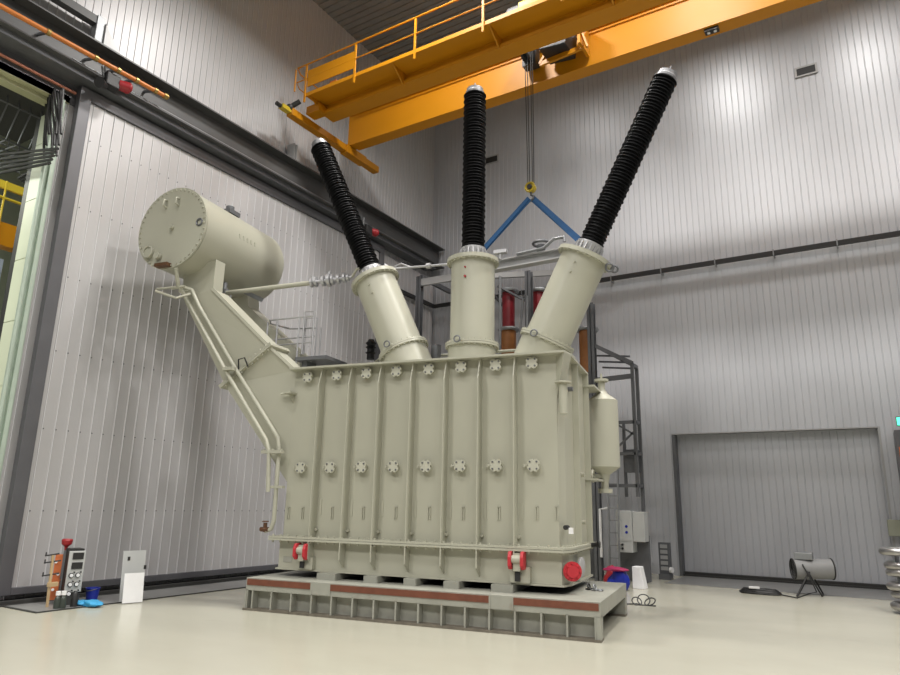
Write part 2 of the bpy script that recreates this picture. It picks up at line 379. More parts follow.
# vents on the back wall
for (x, y, lb) in ((806, 71, 'small dark rectangular wall vent high on the back wall at right'), (492, 160, 'small dark rectangular wall vent high on the back wall beside the centre bushing')):
    c = at(x, y, Y=YB); v = thing('wall_vent', c, lb, 'vent')
    MB().box((-.26,-.04,-.14),(.26,-.02,-.10)).box((-.26,-.04,.10),(.26,-.02,.14)).box((-.26,-.04,-.1),(-.21,-.02,.1)).box((.21,-.04,-.1),(.26,-.02,.1)).build('vent_frame', LGREY, v, smooth=False)
    MB().box((-.21,-.035,-.10),(.21,-.0,.10)).build('opening', BLKM, v, smooth=False)
# black power rail on the back wall
cr_ = thing('conductor_rail', (-2, YB-.2, 7.63), 'black conductor rail running along the back wall right of the transformer', 'rail')
MB((2, -(YB-.2), -7.63)).bar((-11.35, YB-.22, 7.66), (8, YB-.22, 7.62), .09, .11).bar((-11.35, 15.2, 7.66), (-11.35, YB-.2, 7.66), .09, .11).build('rail', BLKM, cr_, smooth=False)
for i in range(13): MB((2, -(YB-.2), -7.63)).box((-9.6+1.35*i, YB-.285, 7.565), (-9.575+1.35*i, YB-.02, 7.72)).build('bracket', GALV, cr_, smooth=False)

# ------------------------------------------------------------------ overhead crane
CR = Vector((-5, 11.5, 10.6)); Lr = -CR
cr = thing('bridge_crane', CR, 'large orange-yellow overhead bridge crane with railed walkway spanning the hall', 'crane')
MB(Lr).box((-10.85, 12.1, 10.68), (9, 12.38, 11.55)).build('girder', CRN, cr, smooth=False, bevel=.01)
MB(Lr).box((-10.72, 12.08, 10.66), (9, 12.42, 10.69)).box((-10.72, 12.04, 11.53), (9, 12.42, 11.58)).build('girder_flange', CRN, cr, smooth=False)
# end carriage
MB(Lr).box((-11.0, 10.05, 10.48), (-10.80, 13.40, 10.66)).box((-11.0, 12.0, 10.44), (-10.76, 12.8, 10.66)).build('end_carriage', CRN, cr, smooth=False, bevel=.01)
MB(Lr).box((-10.99, 9.78, 10.54), (-10.84, 10.05, 10.64)).build('end_bumper', CRY, cr, smooth=False)
MB(Lr).cyl((-10.92, 9.64, 10.59), (-10.92, 9.78, 10.59), .05).build('buffer', BLKM, cr)
MB(Lr).cyl((-10.9, 10.05, 10.70), (-10.68, 10.15, 10.84), .06).sphere((-10.9, 10.05, 10.68), .10).build('drive_motor', BLKM, cr)
# walkway
wy0, wy1, wz = 10.2, 11.30, 10.98
MB(Lr).box((-10.55, wy0, wz-.02), (9, wy1, wz+.01)).build('walkway_deck', CRN, cr, smooth=False)
MB(Lr).box((-10.55, wy0-.03, wz-.04), (9, wy0+.0, wz+.05)).build('kick_plate', CRN, cr, smooth=False)
MB(Lr).box((-10.45, 10.66, wz-.28), (9, 11.08, wz-.19)).box((-10.45, 10.74, wz-.19), (9, 11.08, wz-.02)).build('stringer', CRN, cr, smooth=False)
for i in range(9):
    x = -10.45 + 2.42*i
    MB(Lr).prism([(x, wy0+.02, wz-.02), (x, 10.74, wz-.02), (x, 10.70, wz-.30), (x, 10.64, wz-.30)], (.03, 0, 0)).build('bracket', CRN, cr, smooth=False)
posts = [-10.55+.0, -9.03, -7.37, -5.7, -4.0, -2.3, -.6, 1.1, 2.8]
for x in posts:
    MB(Lr).box((x-.022, wy0-.06, wz-.20), (x+.022, wy0-.03, wz+.84)).build('rail_post', CRN, cr, smooth=False)
MB(Lr).tube([(-10.95, 11.0, wz+.78), (-10.95, 10.35, wz+.80), (-10.85, wy0-.05, wz+.82), (9, wy0-.05, wz+.84)], .019, 8).build('hand_rail', CRN, cr)
MB(Lr).tube([(-10.95, 11.0, wz+.38), (-10.95, 10.35, wz+.40), (-10.85, wy0-.05, wz+.42), (9, wy0-.05, wz+.42)], .014, 8).tube([(-10.9, wy0-.05, wz+.8), (-10.9, wy0-.05, wz+.2)], .02, 8).build('mid_rail', CRN, cr)
MB(Lr).box((-10.48, wy0-.06, wz+.18), (-9.06, wy0-.04, wz+.62)).build('guard_plate', CRN, cr, smooth=False)
MB(Lr).box((-10.1, 10.5, wz), (-9.9, 10.7, wz+.4)).box((-9.8, 10.5, wz), (-9.7, 10.7, wz+.3)).build('fitting', ORG, cr, smooth=False)
MB(Lr).box((-10.76, 10.45, wz-.30), (-10.35, 10.75, wz-.10)).build('support_arm', CRN, cr, smooth=False)
MB(Lr).tube([(-10.5, 12.0, 11.50), (9, 12.0, 11.50)], .02, 6).build('cable_line', GALV, cr)
sg = at(711, 27, Z=10.66)
MB(Lr).box((sg.x-.13, sg.y+.0, 10.60), (sg.x+.13, sg.y+.14, 10.66)).build('socket_plate', BLKM, cr, smooth=False)
for dx in (-.06, .06): MB(Lr).cyl((sg.x+dx, sg.y+.07, 10.60), (sg.x+dx, sg.y+.07, 10.585), .03).build('socket', WHT, cr)
# trolley (hoist) hanging at the girder
MB(Lr).box((-5.02, 11.4, 10.90), (-4.42, 12.0, 11.40), rot=Matrix.Rotation(math.radians(6), 3, 'Y')).build('hoist', BLKM, cr, smooth=False, bevel=.02)
MB(Lr).box((-5.62, 11.8, 10.98), (-5.30, 12.03, 11.5)).build('rope_guard', BLKM, cr, smooth=False)
for xx in (-5.55, -5.42): MB(Lr).cyl((xx, 11.72, 11.25), (xx+.05, 11.72, 11.25), .22, n=28).build('sheave', BLKM, cr)
tf = MB(Lr); tf.bar((-5.15, 11.7, 10.80), (-4.15, 11.7, 10.86), .06, .10); tf.bar((-5.15, 11.7, 10.80), (-5.0, 11.7, 11.02), .08, .05); tf.bar((-4.25, 11.5, 11.5), (-4.05, 11.6, 10.75), .07, .04); tf.box((-4.22, 11.5, 10.85), (-4.16, 12.05, 11.5))
tf.build('hoist_frame', CRN, cr, smooth=False)
mo = at(520, 4, Y=10.45)
MB(Lr).box((mo.x-.30, 10.40, wz+.02), (mo.x+.35, 10.75, wz+.36)).build('motor', BLKM, cr, smooth=False, bevel=.04)
MB(Lr).box((mo.x+.0, 10.33, wz+.10), (mo.x+.50, 10.40, wz+.34)).build('motor_cover', CRY, cr, smooth=False, bevel=.04)
# ropes and hook block
hk = at(531, 188, Y=11.9)
for i, dx in enumerate((-.10, -.04, .05, .10)):
    MB(Lr).tube([(hk.x+dx*.9+.08, 11.68, 11.2), (hk.x+dx*.7, 11.9, hk.z+.1)], .009, 6).build('rope', BLKM, cr)
hb = MB(Lr).cyl((hk.x, 11.84, hk.z), (hk.x, 11.96, hk.z), .10, n=24); hb.ring((hk.x, 11.84, hk.z), (0,1,0), .095, .025, 24, 8)
hb.build('hook_block', CRY, cr)
MB(Lr).cyl((hk.x, 11.81, hk.z), (hk.x, 11.99, hk.z), .055).build('block_pin', BLKM, cr)
MB(Lr).tube([(hk.x, 11.9, hk.z-.08), (hk.x, 11.9, hk.z-.16), (hk.x+.06, 11.9, hk.z-.20), (hk.x+.05, 11.9, hk.z-.26), (hk.x-.01, 11.9, hk.z-.29), (hk.x-.07, 11.9, hk.z-.24)], .025, 8).build('hook', DGAL, cr)
# blue slings and the lifted beam
hz = hk.z-.30
bz = 6.58
e0 = at(487, 247, Y=11.9); e1 = at(580, 241, Y=11.9)
def ext(e): d = (e - Vector((hk.x, 11.9, hz))); t = (bz+.02-hz)/d.z; return Vector((hk.x, 11.9, hz)) + d*t
E0, E1 = ext(e0), ext(e1)
tag(MB().bar((hk.x-.03, 11.88, hz+.06), E0, .13, .02, up=(0,1,0)).bar((hk.x-.03, 11.88, hz+.06), E0+Vector((.06,0,0)), .05, .05, up=(0,1,0)).build('lifting_sling', BLUE, origin=True), 'blue lifting sling slanting down to the left from the crane hook', 'sling', 'blue slings on the hook')
tag(MB().bar((hk.x+.03, 11.92, hz+.06), E1, .13, .02, up=(0,1,0)).bar((hk.x+.03, 11.92, hz+.06), E1-Vector((.06,0,0)), .05, .05, up=(0,1,0)).build('lifting_sling', BLUE, origin=True), 'blue lifting sling slanting down to the right from the crane hook', 'sling', 'blue slings on the hook')
sp = thing('spreader_beam', ((E0.x+E1.x)/2, 11.9, bz-.2), 'grey steel beam hung from the blue slings behind the turrets', 'beam'); Ls = -Vector(sp.location)
MB(Ls).box((E0.x-.15, 11.80, bz-.03), (E1.x+.15, 12.0, bz)).box((E0.x-.15, 11.80, bz-.22), (E1.x+.15, 12.0, bz-.19)).box((E0.x-.15, 11.89, bz-.19), (E1.x+.15, 11.91, bz-.03)).build('beam', LGREY, sp, smooth=False)
q = at(541, 246, Y=11.9)
MB(Ls).cyl((q.x, 11.9, bz), (q.x, 11.9, bz+.16), .09).ring((q.x, 11.9, bz+.20), (0,0,1), .16, .03, 20, 6).build('handwheel', DGAL, sp)
MB(Ls).tube([(q.x-.5, 11.8, bz+.03), (q.x+.1, 11.8, bz+.05), (q.x+.32, 11.8, bz+.20), (q.x+.55, 11.8, bz+.20), (q.x+.55,11.8,bz+.10)], .035, 8).build('pipe', GALV, sp)

# ------------------------------------------------------------------ plinth
pf = thing('support_plinth', O, 'low grey steel plinth with brown strips on which the big transformer stands', 'plinth', rz=ROT)
PL, PD, PH = -5.24, 2.35, .455
MB().box((PL, 0, PH-.02), (0, PD, PH)).build('top_plate', TM2, pf, smooth=False)
strips = [(247.5, 310), (330.5, 489), (513.5, 600)]
xs = [(lat(a_, 590, v=0).x, lat(b_, 600, v=0).x) for a_, b_ in strips]
xs[0] = (PL+.02, xs[0][1]); xs[-1] = (xs[-1][0], -.02)
b = MB(); b.box((PL, .0, .30), (0, .03, PH-.02))
b.box((PL, 0, .28), (0, .20, .30)); b.box((-.03, .03, .27), (0, PD, PH-.02)); b.box((PL, .03, .27), (PL+.03, PD, PH-.02)); b.box((PL, PD-.03, .27), (0, PD, PH-.02))
b.build('upper_band', TM2, pf, smooth=False)
for a_, c_ in xs: MB().box((a_, -.012, .355), (c_, 0, .44)).build('brown_strip', RUST, pf, smooth=False)
for a_, c_ in ((xs[0][1], xs[1][0]), (xs[1][1], xs[2][0])):
    MB().box((a_+.01, -.006, .29), (c_-.01, 0, .445)).box((a_, -.014, .285), (a_+.02, 0, .45)).box((c_-.02, -.014, .285), (c_, 0, .45)).build('notch_plate', TM2, pf, smooth=False)
MB().box((PL, .14, .025), (0, .16, .29)).box((PL, PD-.16, .025), (0, PD-.14, .29)).build('web', TM2, pf, smooth=False)
MB().box((PL-.02, -.02, 0), (0, .20, .03)).box((PL, PD-.2, 0), (0, PD, .03)).build('bottom_flange', FLG, pf, smooth=False)
stx = [225+q/3.97 for q in (82,103,178,257,338,418,502,587,675,765,858)] + [450+q/3.97 for q in (58,155,257,362,465,578)]
for q in stx:
    xu = lat(q, 610 + (q-244)*.05, v=0).x
    MB().box((xu-.012, .0, .03), (xu+.012, .14, .29)).build('stiffener', TM2, pf, smooth=False)
for a_, c_ in (((-.06, 0, .03), (-.0, .15, .29)), ((-.025, PD-.14, .03), (0, PD, .29)), ((PL, 0, .03), (PL+.025, .14, .29))): MB().box(a_, c_).build('end_plate', TM2, pf, smooth=False)
# spacer blocks under the tank
blk = [(317+0, 335), (364, 377), (404, 416), (444, 459), (491.5, 513)]
names = ['leftmost', 'second from the left', 'middle', 'second from the right', 'rightmost']
ZT = .55
for i, (a_, c_) in enumerate(blk):
    u0 = lat(a_, 583, v=.32).x; u1 = lat(c_, 583, v=.32).x; uc = (u0+u1)/2
    lc = O + U*uc + V*.3 + Vector((0,0,PH))
    o = MB().box((-(u1-u0)/2, 0, 0), ((u1-u0)/2, 1.9, ZT-PH)).build('spacer_block', TM2, smooth=False)
    o.location = lc; o.rotation_euler = (0,0,ROT)
    tag(o, names[i]+' of the five pale spacer blocks between plinth and transformer tank', 'block', 'spacer blocks under the tank')

# ------------------------------------------------------------------ transformer
T = thing('power_transformer', O + U*-2.7 + V*1.4 + Vector((0,0,ZT)), 'huge pale grey-green power transformer with three black bushings, in the hall centre', 'transformer', rz=ROT)
LT = Vector((2.7, -1.4, -ZT))
def tb(): return MB(LT)
uL, uR, vF, vBk, ZF, ZTOP = -5.0, -.60, .50, 2.08, 1.02, 3.67
foot = [(uL, vF), (uR, vF), (-.54, .70), (-.52, 1.2), (-.52, vBk), (uL, vBk)]
def off(fp_, d):
    c = Vector((-2.75, 1.45)); out = []
    for x, y in fp_: out.append((x + (d if x > c.x else -d), y + (d if y > c.y else -d)))
    return out
tb().prism([(x, y, ZF) for x, y in foot], (0, 0, ZTOP-ZF)).build('tank_shell', TM, T, smooth=False)
tb().prism([(x, y, ZT+.0) for x, y in off(foot, .03)], (0, 0, ZF-ZT)).build('tank_base', TM, T, smooth=False)
cov = [(uL, .31), (-.44, .31), (-.40, .60), (-.42, 1.2), (-.44, vBk+.06), (uL, vBk+.06)]
tb().prism([(x, y, ZTOP) for x, y in cov], (0, 0, .03)).build('cover', TM, T, smooth=False)
# step of the cover at right rear, triangular gusset at the corner
tb().add([(-.60,vF,ZTOP),(-.44,.31,ZTOP),(-.40,.60,ZTOP),(-.54,.70,ZTOP),(-.60,vF,ZTOP-.62),(-.54,.70,ZTOP-.5),(-.595,vF-.01,ZTOP-.60)], [(0,1,4),(1,2,5,4),(2,3,5),(0,4,5,3),(0,3,2,1)]).build('corner_gusset', TM, T, smooth=False)
tb().prism([(-.52,1.2,ZTOP),(-.42,1.2,ZTOP),(-.52,1.2,ZTOP-.35)], (0,.02,0)).build('side_gusset', TM, T, smooth=False)
# flange with bolts
ff = [(uL-.14, .31), (-.50, .31), (-.42, .60), (-.40, 1.2), (-.40, vBk+.12), (uL-.14, vBk+.12)]
fl = tb(); fl.prism([(x, y, ZF-.035) for x, y in ff], (0, 0, .03)); fl.prism([(x, y, ZF) for x, y in ff], (0, 0, .03))
for i in range(34):
    x = uL-.08 + (4.50)*i/33
    fl.cyl((x, .355, ZF-.065), (x, .355, ZF+.055), .018, n=6)
for i in range(14):
    t = i/13; p = Vector((-.53, .40)).lerp(Vector((-.46, .62)), t*3) if t < .33 else Vector((-.46, .62)).lerp(Vector((-.45, vBk)), (t-.33)/.67)
    fl.cyl((p.x, p.y, ZF-.065), (p.x, p.y, ZF+.055), .016, n=6)
fl.build('flange', TM, T, smooth=False)
tb().prism([(x, y, ZT) for x, y in off(foot, .06)], (0, 0, .025)).build('bottom_rim', TM, T, smooth=False)
# vertical ribs
ribx = [310, 341.4, 372.3, 405.9, 441, 476.4, 513.5]
RB = []
for q in ribx:
    xu = lat(q, 510, v=.31).x; RB.append(xu)
    tb().prism([(xu-.009, vF, ZF+.03), (xu-.009, .31, ZF+.03), (xu-.009, .31, ZTOP-.30), (xu-.009, .40, ZTOP), (xu-.009, vF, ZTOP)], (.018, 0, 0)).build('rib', TM, T, smooth=False)
    tb().prism([(xu-.009, vF-.03, ZF-.035), (xu-.009, .31, ZF-.035), (xu-.009, .31, ZF-.28), (xu-.009, vF-.03, ZF-.40)], (.018, 0, 0)).build('lower_rib', TM, T, smooth=False)
    f2 = tb(); 
    for zz in (1.42, 2.2, 3.2): f2.bar((xu-.0, vF-.005, zz-.12), (xu+.02, vF-.005, zz-.12), .01, .01)
# tank side ribs
for vv in (1.2, vBk-.02): tb().box((-.52, vv-.01, ZF+.03), (-.43, vv+.01, ZTOP)).build('side_rib', TM, T, smooth=False)
# valve covers, upper and lower row
def cover(px, py, handle):
    c = lat(px, py, v=vF); c.y = vF; s = .092
    octo = [(c.x + a_*s, vF, c.z + b_*s) for a_, b_ in ((.92,-.5),(.92,-.2),(.78,-.12),(.78,.12),(.92,.2),(.92,.5),(.5,.92),(.2,.92),(.12,.78),(-.12,.78),(-.2,.92),(-.5,.92),(-.92,.5),(-.92,.2),(-.78,.12),(-.78,-.12),(-.92,-.2),(-.92,-.5),(-.5,-.92),(-.2,-.92),(-.12,-.78),(.12,-.78),(.2,-.92),(.5,-.92))]
    k_ = tb(); k_.cyl((c.x, vF, c.z), (c.x, vF-.07, c.z), .062, n=16); k_.prism([(p[0], vF-.07, p[2]) for p in octo], (0, -.03, 0))
    vc = k_.build('valve_cover', COVM, T, smooth=False)
    for k in range(4): tb().bolts([(c.x + s*.74*math.cos(PI/4+PI/2*k), vF-.10, c.z + s*.74*math.sin(PI/4+PI/2*k))], (0,-1,0), .014, .012).build('bolt', DGAL, vc)
    if handle:
        hh = tb(); hh.tube([(c.x-.05, vF-.05, c.z), (c.x-.14, vF-.05, c.z)], .014, 6); hh.cyl((c.x-.14, vF-.05, c.z-.022), (c.x-.14, vF-.05, c.z+.022), .022, n=8); hh.build('valve_stem', TM, vc)
for px, py in zip((310.6,339.6,369,398.8,431,463,497.4,533.2), (378,376,374,372,370,367.8,366,363.8)): cover(px, py, False)
for px, py in zip((303.6,332.8,364,395.8,428,462,497.9,535), (468,467.6,467.2,466.8,466.5,466,465.7,465.6)): cover(px, py, True)
# small slotted brackets near the lower part of the shell, low bolts
for px in (289, 303, 332.5, 363.5, 396, 429.5, 463.5, 499, 537, 557):
    c = lat(px, 511, v=vF); tb().box((c.x-.022, vF-.022, c.z-.12), (c.x-.010, vF, c.z+.06)).box((c.x-.022, vF-.022, c.z+.05), (c.x+.022, vF, c.z+.06)).box((c.x+.010, vF-.022, c.z-.12), (c.x+.022, vF, c.z+.06)).build('slot_bar', TM, T, smooth=False)
for xu in RB:
    tb().box((xu+.05, vF-.012, 1.38), (xu+.085, vF, 1.62)).build('slot_bar', TM, T, smooth=False); tb().cyl((xu+.03, vF, ZF+.14), (xu+.03, vF-.05, ZF+.14), .022, n=8).build('earth_lug', TM, T)
# corner pipe on the front right, upper left lifting pad
pc = lat(561, 382, v=.45)
pc.x += .03; tb().tube([(pc.x, .44, pc.z-.45), (pc.x, .44, pc.z-.02)], .06, 14).lathe([(0,0),(.115,0),(.115,.025),(0,.025)], (pc.x, .44, pc.z-.02), (0,0,1), 16).build('breather_pipe', TM, T)
pc = lat(290, 394, v=.45)
tb().box((pc.x-.03, .30, pc.z-.01), (pc.x+.1, vF, pc.z+.02)).cyl((pc.x-.03, .40, pc.z+.0), (pc.x-.14, .40, pc.z+.0), .02, n=8).prism([(pc.x+.04, vF, pc.z), (pc.x+.04, .34, pc.z), (pc.x+.04, vF, pc.z-.15)], (.02,0,0)).build('lifting_pad', TM, T, smooth=False)
for sy, sz_, sr in ((1.65, 2.05, .035), (1.65, 1.35, .03), (.95, 3.25, .035)): tb().cyl((-.53, sy, sz_), (-.46, sy, sz_), sr, n=12).build('side_port', TM if sz_ < 3 else DGAL, T)
pc = lat(572, 529, v=.62)
tb().box((pc.x-.02, .50, pc.z-.06), (pc.x+.04, .52, pc.z+.02)).build('white_tag', WHT, T, smooth=False)
tb().cyl((pc.x-.06, .62, pc.z+.02), (pc.x-.06, .48, pc.z+.02), .032, n=12).build('drain_cock', BLKM, T)
# jacking lugs with red cheeks at lower front
for px, py, lab in ((301, 552, 0), (516.5, 561, 1)):
    c = lat(px, py, v=.30); w2 = .13
    lg = tb(); lg.box((c.x-.05, .30, c.z-.13), (c.x+.05, vF, c.z+.10)).box((c.x-.12, .38, ZT+.03), (c.x+.16, vF-.03, c.z-.08)); lg.cyl((c.x-.07, .31, c.z+.02), (c.x+.07, .31, c.z+.02), .055, n=16)
    o = lg.build('jacking_lug', TM, T)
    for sx in (-1, 1):
        x = c.x + sx*.085
        pr = tb().prism([(x-.022, .40, c.z+.13), (x-.022, .26, c.z+.12), (x-.022, .23, c.z+.05), (x-.022, .23, c.z-.06), (x-.022, .28, c.z-.11), (x-.022, .40, c.z-.11)], (.044, 0, 0))
        cp = pr.build('cheek_plate', RED, o, smooth=False, bevel=.008); cp['label'] = 'red cheek plate'
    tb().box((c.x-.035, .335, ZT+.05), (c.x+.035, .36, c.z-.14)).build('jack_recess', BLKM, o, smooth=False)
c = lat(261+26, 569, v=.45); tb().box((uL+.06, .462, .66), (uL+.22, .475, .74)).build('name_plate', TM2, T, smooth=False)
# red drain flange at right, and white cover beside it
c = lat(573, 571, v=.58)
o = tb().lathe([(0,0),(.125,0),(.125,.03),(.08,.03),(.08,.05),(0,.05)], (c.x, .52, c.z), (.55,-1,0), 24).bolts([(c.x+.10*math.cos(PI/4*k)*.87, .52+.10*math.cos(PI/4*k)*.48, c.z+.10*math.sin(PI/4*k)) for k in range(8)], (.55,-1,0), .016, .05).build('drain_flange', RED, T); o['label'] = 'round red drain flange'
tb().cyl((c.x-.04, .68, c.z), (c.x, .52, c.z), .08, n=20).build('drain_neck', TM, T)
o = tb().lathe([(0,0),(.13,0),(.13,.03),(.05,.05),(0,.05)], (-.43, 1.02, c.z+.02), (1,-.1,0), 24).cyl((-.52, 1.05, c.z+.02), (-.42, 1.02, c.z+.02), .07).build('side_flange', LGREY, T)
tb().cyl((-.42, 1.75, ZF+.0), (-.30, 1.72, ZF+.02), .035, n=12).ring((-.28, 1.72, ZF+.02), (1,0,0), .04, .015, 16, 6).build('earth_clamp', BLKM, T)

# turrets and bushings
ZL, LEN = 4.08, 1.46
SH = []      # insulator profile
nsh, pitch = 53, .0555
prof = [(0,0),(.16,0)]
for i in range(nsh):
    z = .01 + i*pitch; R_ = .202 if i % 2 == 0 else .190
    prof += [(.155, z+.002), (.155, z+.018), (R_, z+.026), (R_, z+.033), (.158, z+.050)]
ztop = .01 + nsh*pitch; prof += [(.15, ztop), (0, ztop)]
def turret(uc, zc, ang, nm):
    ax = Vector((math.sin(ang), 0, math.cos(ang))); lo = Vector((uc, 1.3, zc)); hi = lo + ax*LEN
    t = tb(); r = .365
    t.lathe([(0, -.75), (r+.03, -.75), (r+.03, -.03), (r+.075, -.03), (r+.075, .0), (0, 0)], lo, ax, 48)
    t.lathe([(0, .005), (r+.075, .005), (r+.075, .035), (r, .035), (r, LEN-.04), (r+.075, LEN-.04), (r+.075, LEN-.005), (0, LEN-.005)], lo, ax, 48)
    x, y, d = basis(ax)
    bl = []
    for k in range(28):
        w_ = x*math.cos(2*PI*k/28) + y*math.sin(2*PI*k/28)
        t.cyl(lo + w_*(r+.055) - ax*.05, lo + w_*(r+.055) + ax*.055, .014, n=6); t.cyl(hi + w_*(r+.052) - ax*.06, hi + w_*(r+.052) + ax*.02, .014, n=6)
    tu = t.build('turret', TM, T)
    # top plate
    s_ = tb().lathe([(0, -.004), (r+.07, -.004), (r+.07, .03), (0, .03)], hi, ax, 48); s_.build('top_plate', TM, tu)
    # lugs / hooks
    h_ = tb(); w_ = (-V0 if False else Vector((0,-1,0)))
    h_.ring(lo + Vector((-.08, -(r+.12), .03)), (0,1,0), .05, .012, 16, 6); h_.build('lifting_eye', DGAL, tu)
    h_ = tb(); c_ = lo + ax*(LEN*.75); h_.cyl(c_ + Vector((.0, -r, 0)), c_ + Vector((0, -r-.03, 0)), .02, n=8).cyl(c_ + Vector((.0, -r, 0))+ax*.16, c_ + Vector((0, -r-.03, 0))+ax*.16, .014, n=8); h_.build('plug', REDP if nm == 1 else TM, tu)
    # bushing
    s_ = tb().lathe([(0,.03),(.25,.03),(.25,.06),(.195,.07),(.20,.13),(.215,.21),(.215,.235),(0,.235)], hi, ax, 36)
    for k in range(18):
        w_ = x*math.cos(2*PI*k/18) + y*math.sin(2*PI*k/18)
        s_.bar(hi + w_*.225 + ax*.06, hi + w_*.215 + ax*.20, .018, .035, up=w_); s_.cyl(hi + w_*.235 + ax*.05, hi + w_*.235 + ax*.085, .014, n=6)
    bs = s_.build('bushing', SILV, T)
    i_ = tb().lathe(prof, hi + ax*.23, ax, 40).build('insulator', BLK, bs); i_['label'] = 'black ribbed insulator'
    tip = hi + ax*(.23 + ztop)
    c_ = tb().lathe([(0,0),(.15,0),(.168,.01),(.168,.05),(.15,.07),(.148,.12),(.05,.125),(.03,.13),(.03,.16),(.012,.17),(.012,.25),(0,.25)], tip, ax, 28)
    for k in range(10):
        w_ = x*math.cos(2*PI*k/10) + y*math.sin(2*PI*k/10); c_.cyl(tip + w_*.145 - ax*.02, tip + w_*.145 + ax*.055, .014, n=6)
    c_.build('terminal', TERM, bs)
    return lo, hi, ax
A24 = math.radians(25.6)
tl0 = turret(-3.40, ZL, -math.radians(25.0), 0); tl1 = turret(-2.165, ZL, 0, 1); tl2 = turret(-.92, ZL, A24, 2)
# hooks on right turret flange
lo, hi, ax = tl2
tb().ring(hi + Vector((.40,-.15,-.26)), (0,1,.3), .06, .018, 16, 6).ring(hi + Vector((.46,-.05,-.26)), (0,1,.3), .05, .018, 16, 6).build('shackle', DGAL, T)

# conservator
cc = Vector((-7.24, -.30, 6.22)); r = .752; Lc_ = 2.32
c_ = tb().lathe([(0,.0),(r-.03,.0),(r-.03,.02),(r,.02),(r,Lc_-.10),(r-.03,Lc_-.03),(r-.12,Lc_+.03),(r*.5,Lc_+.09),(0,Lc_+.11)], cc, (0,1,0), 72)
co = c_.build('conservator', TM, T)
d_ = tb().lathe([(0,-.03),(r+.012,-.03),(r+.012,.0),(0,0)], cc, (0,1,0), 72); d_.bolts([(cc.x+(r-.03)*math.cos(2*PI*k/44), cc.y-.03, cc.z+(r-.03)*math.sin(2*PI*k/44)) for k in range(44)], (0,-1,0), .018, .025); d_.build('end_cover', TM, co)
for dx in (-.18, .10):
    p = Vector((cc.x+dx, cc.y-.03, cc.z+.48)); tb().tube([p+Vector((0,0,.07)), p+Vector((0,-.09,.05)), p+Vector((0,-.09,-.05)), p+Vector((0,0,-.07))], .02, 8).build('handle', TM, co)
tb().cyl(cc+Vector((.02,-.03,0)), cc+Vector((.02,-.10,0)), .04).build('centre_plug', TM, co)
tb().cyl(cc+Vector((-.42,-.03,-.42)), cc+Vector((-.42,-.09,-.42)), .10).ring(cc+Vector((-.42,-.10,-.42)), (0,1,0), .10, .016, 20, 6).build('oil_gauge', TM, co)
tb().cyl(cc+Vector((-.20,-.04,-.52)), cc+Vector((-.20,-.12,-.52)), .06).build('drain_boss', TM, co)
tb().box(cc+Vector((-.18,-.14,-.74)), cc+Vector((.10,-.02,-.68))).build('drain_valve', mat('bronze', (.16,.08,.04), .4, .4), co)
tb().ring(cc+Vector((.62,-.04,.02)), (0,1,0), .06, .016, 16, 6).build('side_eye', DGAL, co)
tb().box(cc+Vector((.12,1.0,r-.05)), cc+Vector((.34,1.3,r+.03))).cyl(cc+Vector((.25,1.1,r-.02)), cc+Vector((.25,1.1,r+.10)), .08).build('top_fitting', DGAL, co)
w = tb()    # faint raised lettering plate on the drum side
for i in range(5): w.box(Vector((cc.x+r-.012, .55+.11*i, cc.z+.05)), Vector((cc.x+r+.004, .59+.11*i, cc.z+.13)))
w.build('raised_marks', TM, co, smooth=False)
# duct
J0 = Vector((uL, .50, 1.87)); J1 = Vector((uL, .50, ZTOP+.02)); F0 = lat(225, 385, v=.30); F1 = lat(270, 347, v=.30)
P0 = lat(184, 300, v=.10); P1 = lat(213, 289, v=.10); Q0 = P0 + Vector((-.05,0,.55)); Q1 = P1 + Vector((.0,0,.55)); dep = Vector((0,.40,0))
def quad_prism(mb, a, b, c, d, e): mb.prism([a, b, c, d], e); return mb
o = quad_prism(tb(), J0, J1, F1, F0, dep).build('duct_elbow', TM, T, smooth=False)
w = tb(); w.prism([F0, F1, P1, P0], dep); w.prism([P0, P1, Q1, Q0+Vector((-.05,0,0))], dep*.6); w.build('conservator_duct', TM, T, smooth=False)
# duct flange with dark joint and bolts
n = (F1-F0).normalized(); pn = Vector((-n.z, 0, n.x))
w = tb(); w.prism([F0-n*.07-pn*.03, F1+n*.07-pn*.03, F1+n*.07, F0-n*.07], dep+Vector((0,.14,0))); w.v = [p-Vector((0,.07,0)) for p in w.v]
w2_ = tb(); w2_.prism([F0-n*.07+pn*.005, F1+n*.07+pn*.005, F1+n*.07+pn*.035, F0-n*.07+pn*.035], dep+Vector((0,.14,0))); w2_.v = [p-Vector((0,.07,0)) for p in w2_.v]
w.build('duct_flange', TM, T, smooth=False); w = w2_
for k in range(9): q = F0.lerp(F1, (k+.3)/8.6) + Vector((0,-.035,0)); w.cyl(q-pn*.06, q+pn*.07, .016, n=6)
w.build('duct_flange', TM, T, smooth=False)
q = F0.lerp(F1, .45)
tb().tube([q+Vector((-.08,-.06,-.05)), q+Vector((-.04,-.14,.12)), q+Vector((.10,-.16,.14)), q+Vector((.12,-.08,.0))], .013, 6).build('earth_strap', BLKM, T)
# edge lines of the duct: raised rim plates
w = tb(); w.bar(F1+Vector((0,-.01,0)), P1+Vector((0,-.01,0)), .03, .05); w.bar(J1+Vector((0,-.01,0)), F1+Vector((0,-.01,0)), .03, .05); w.build('duct_rim', TM, T, smooth=False)
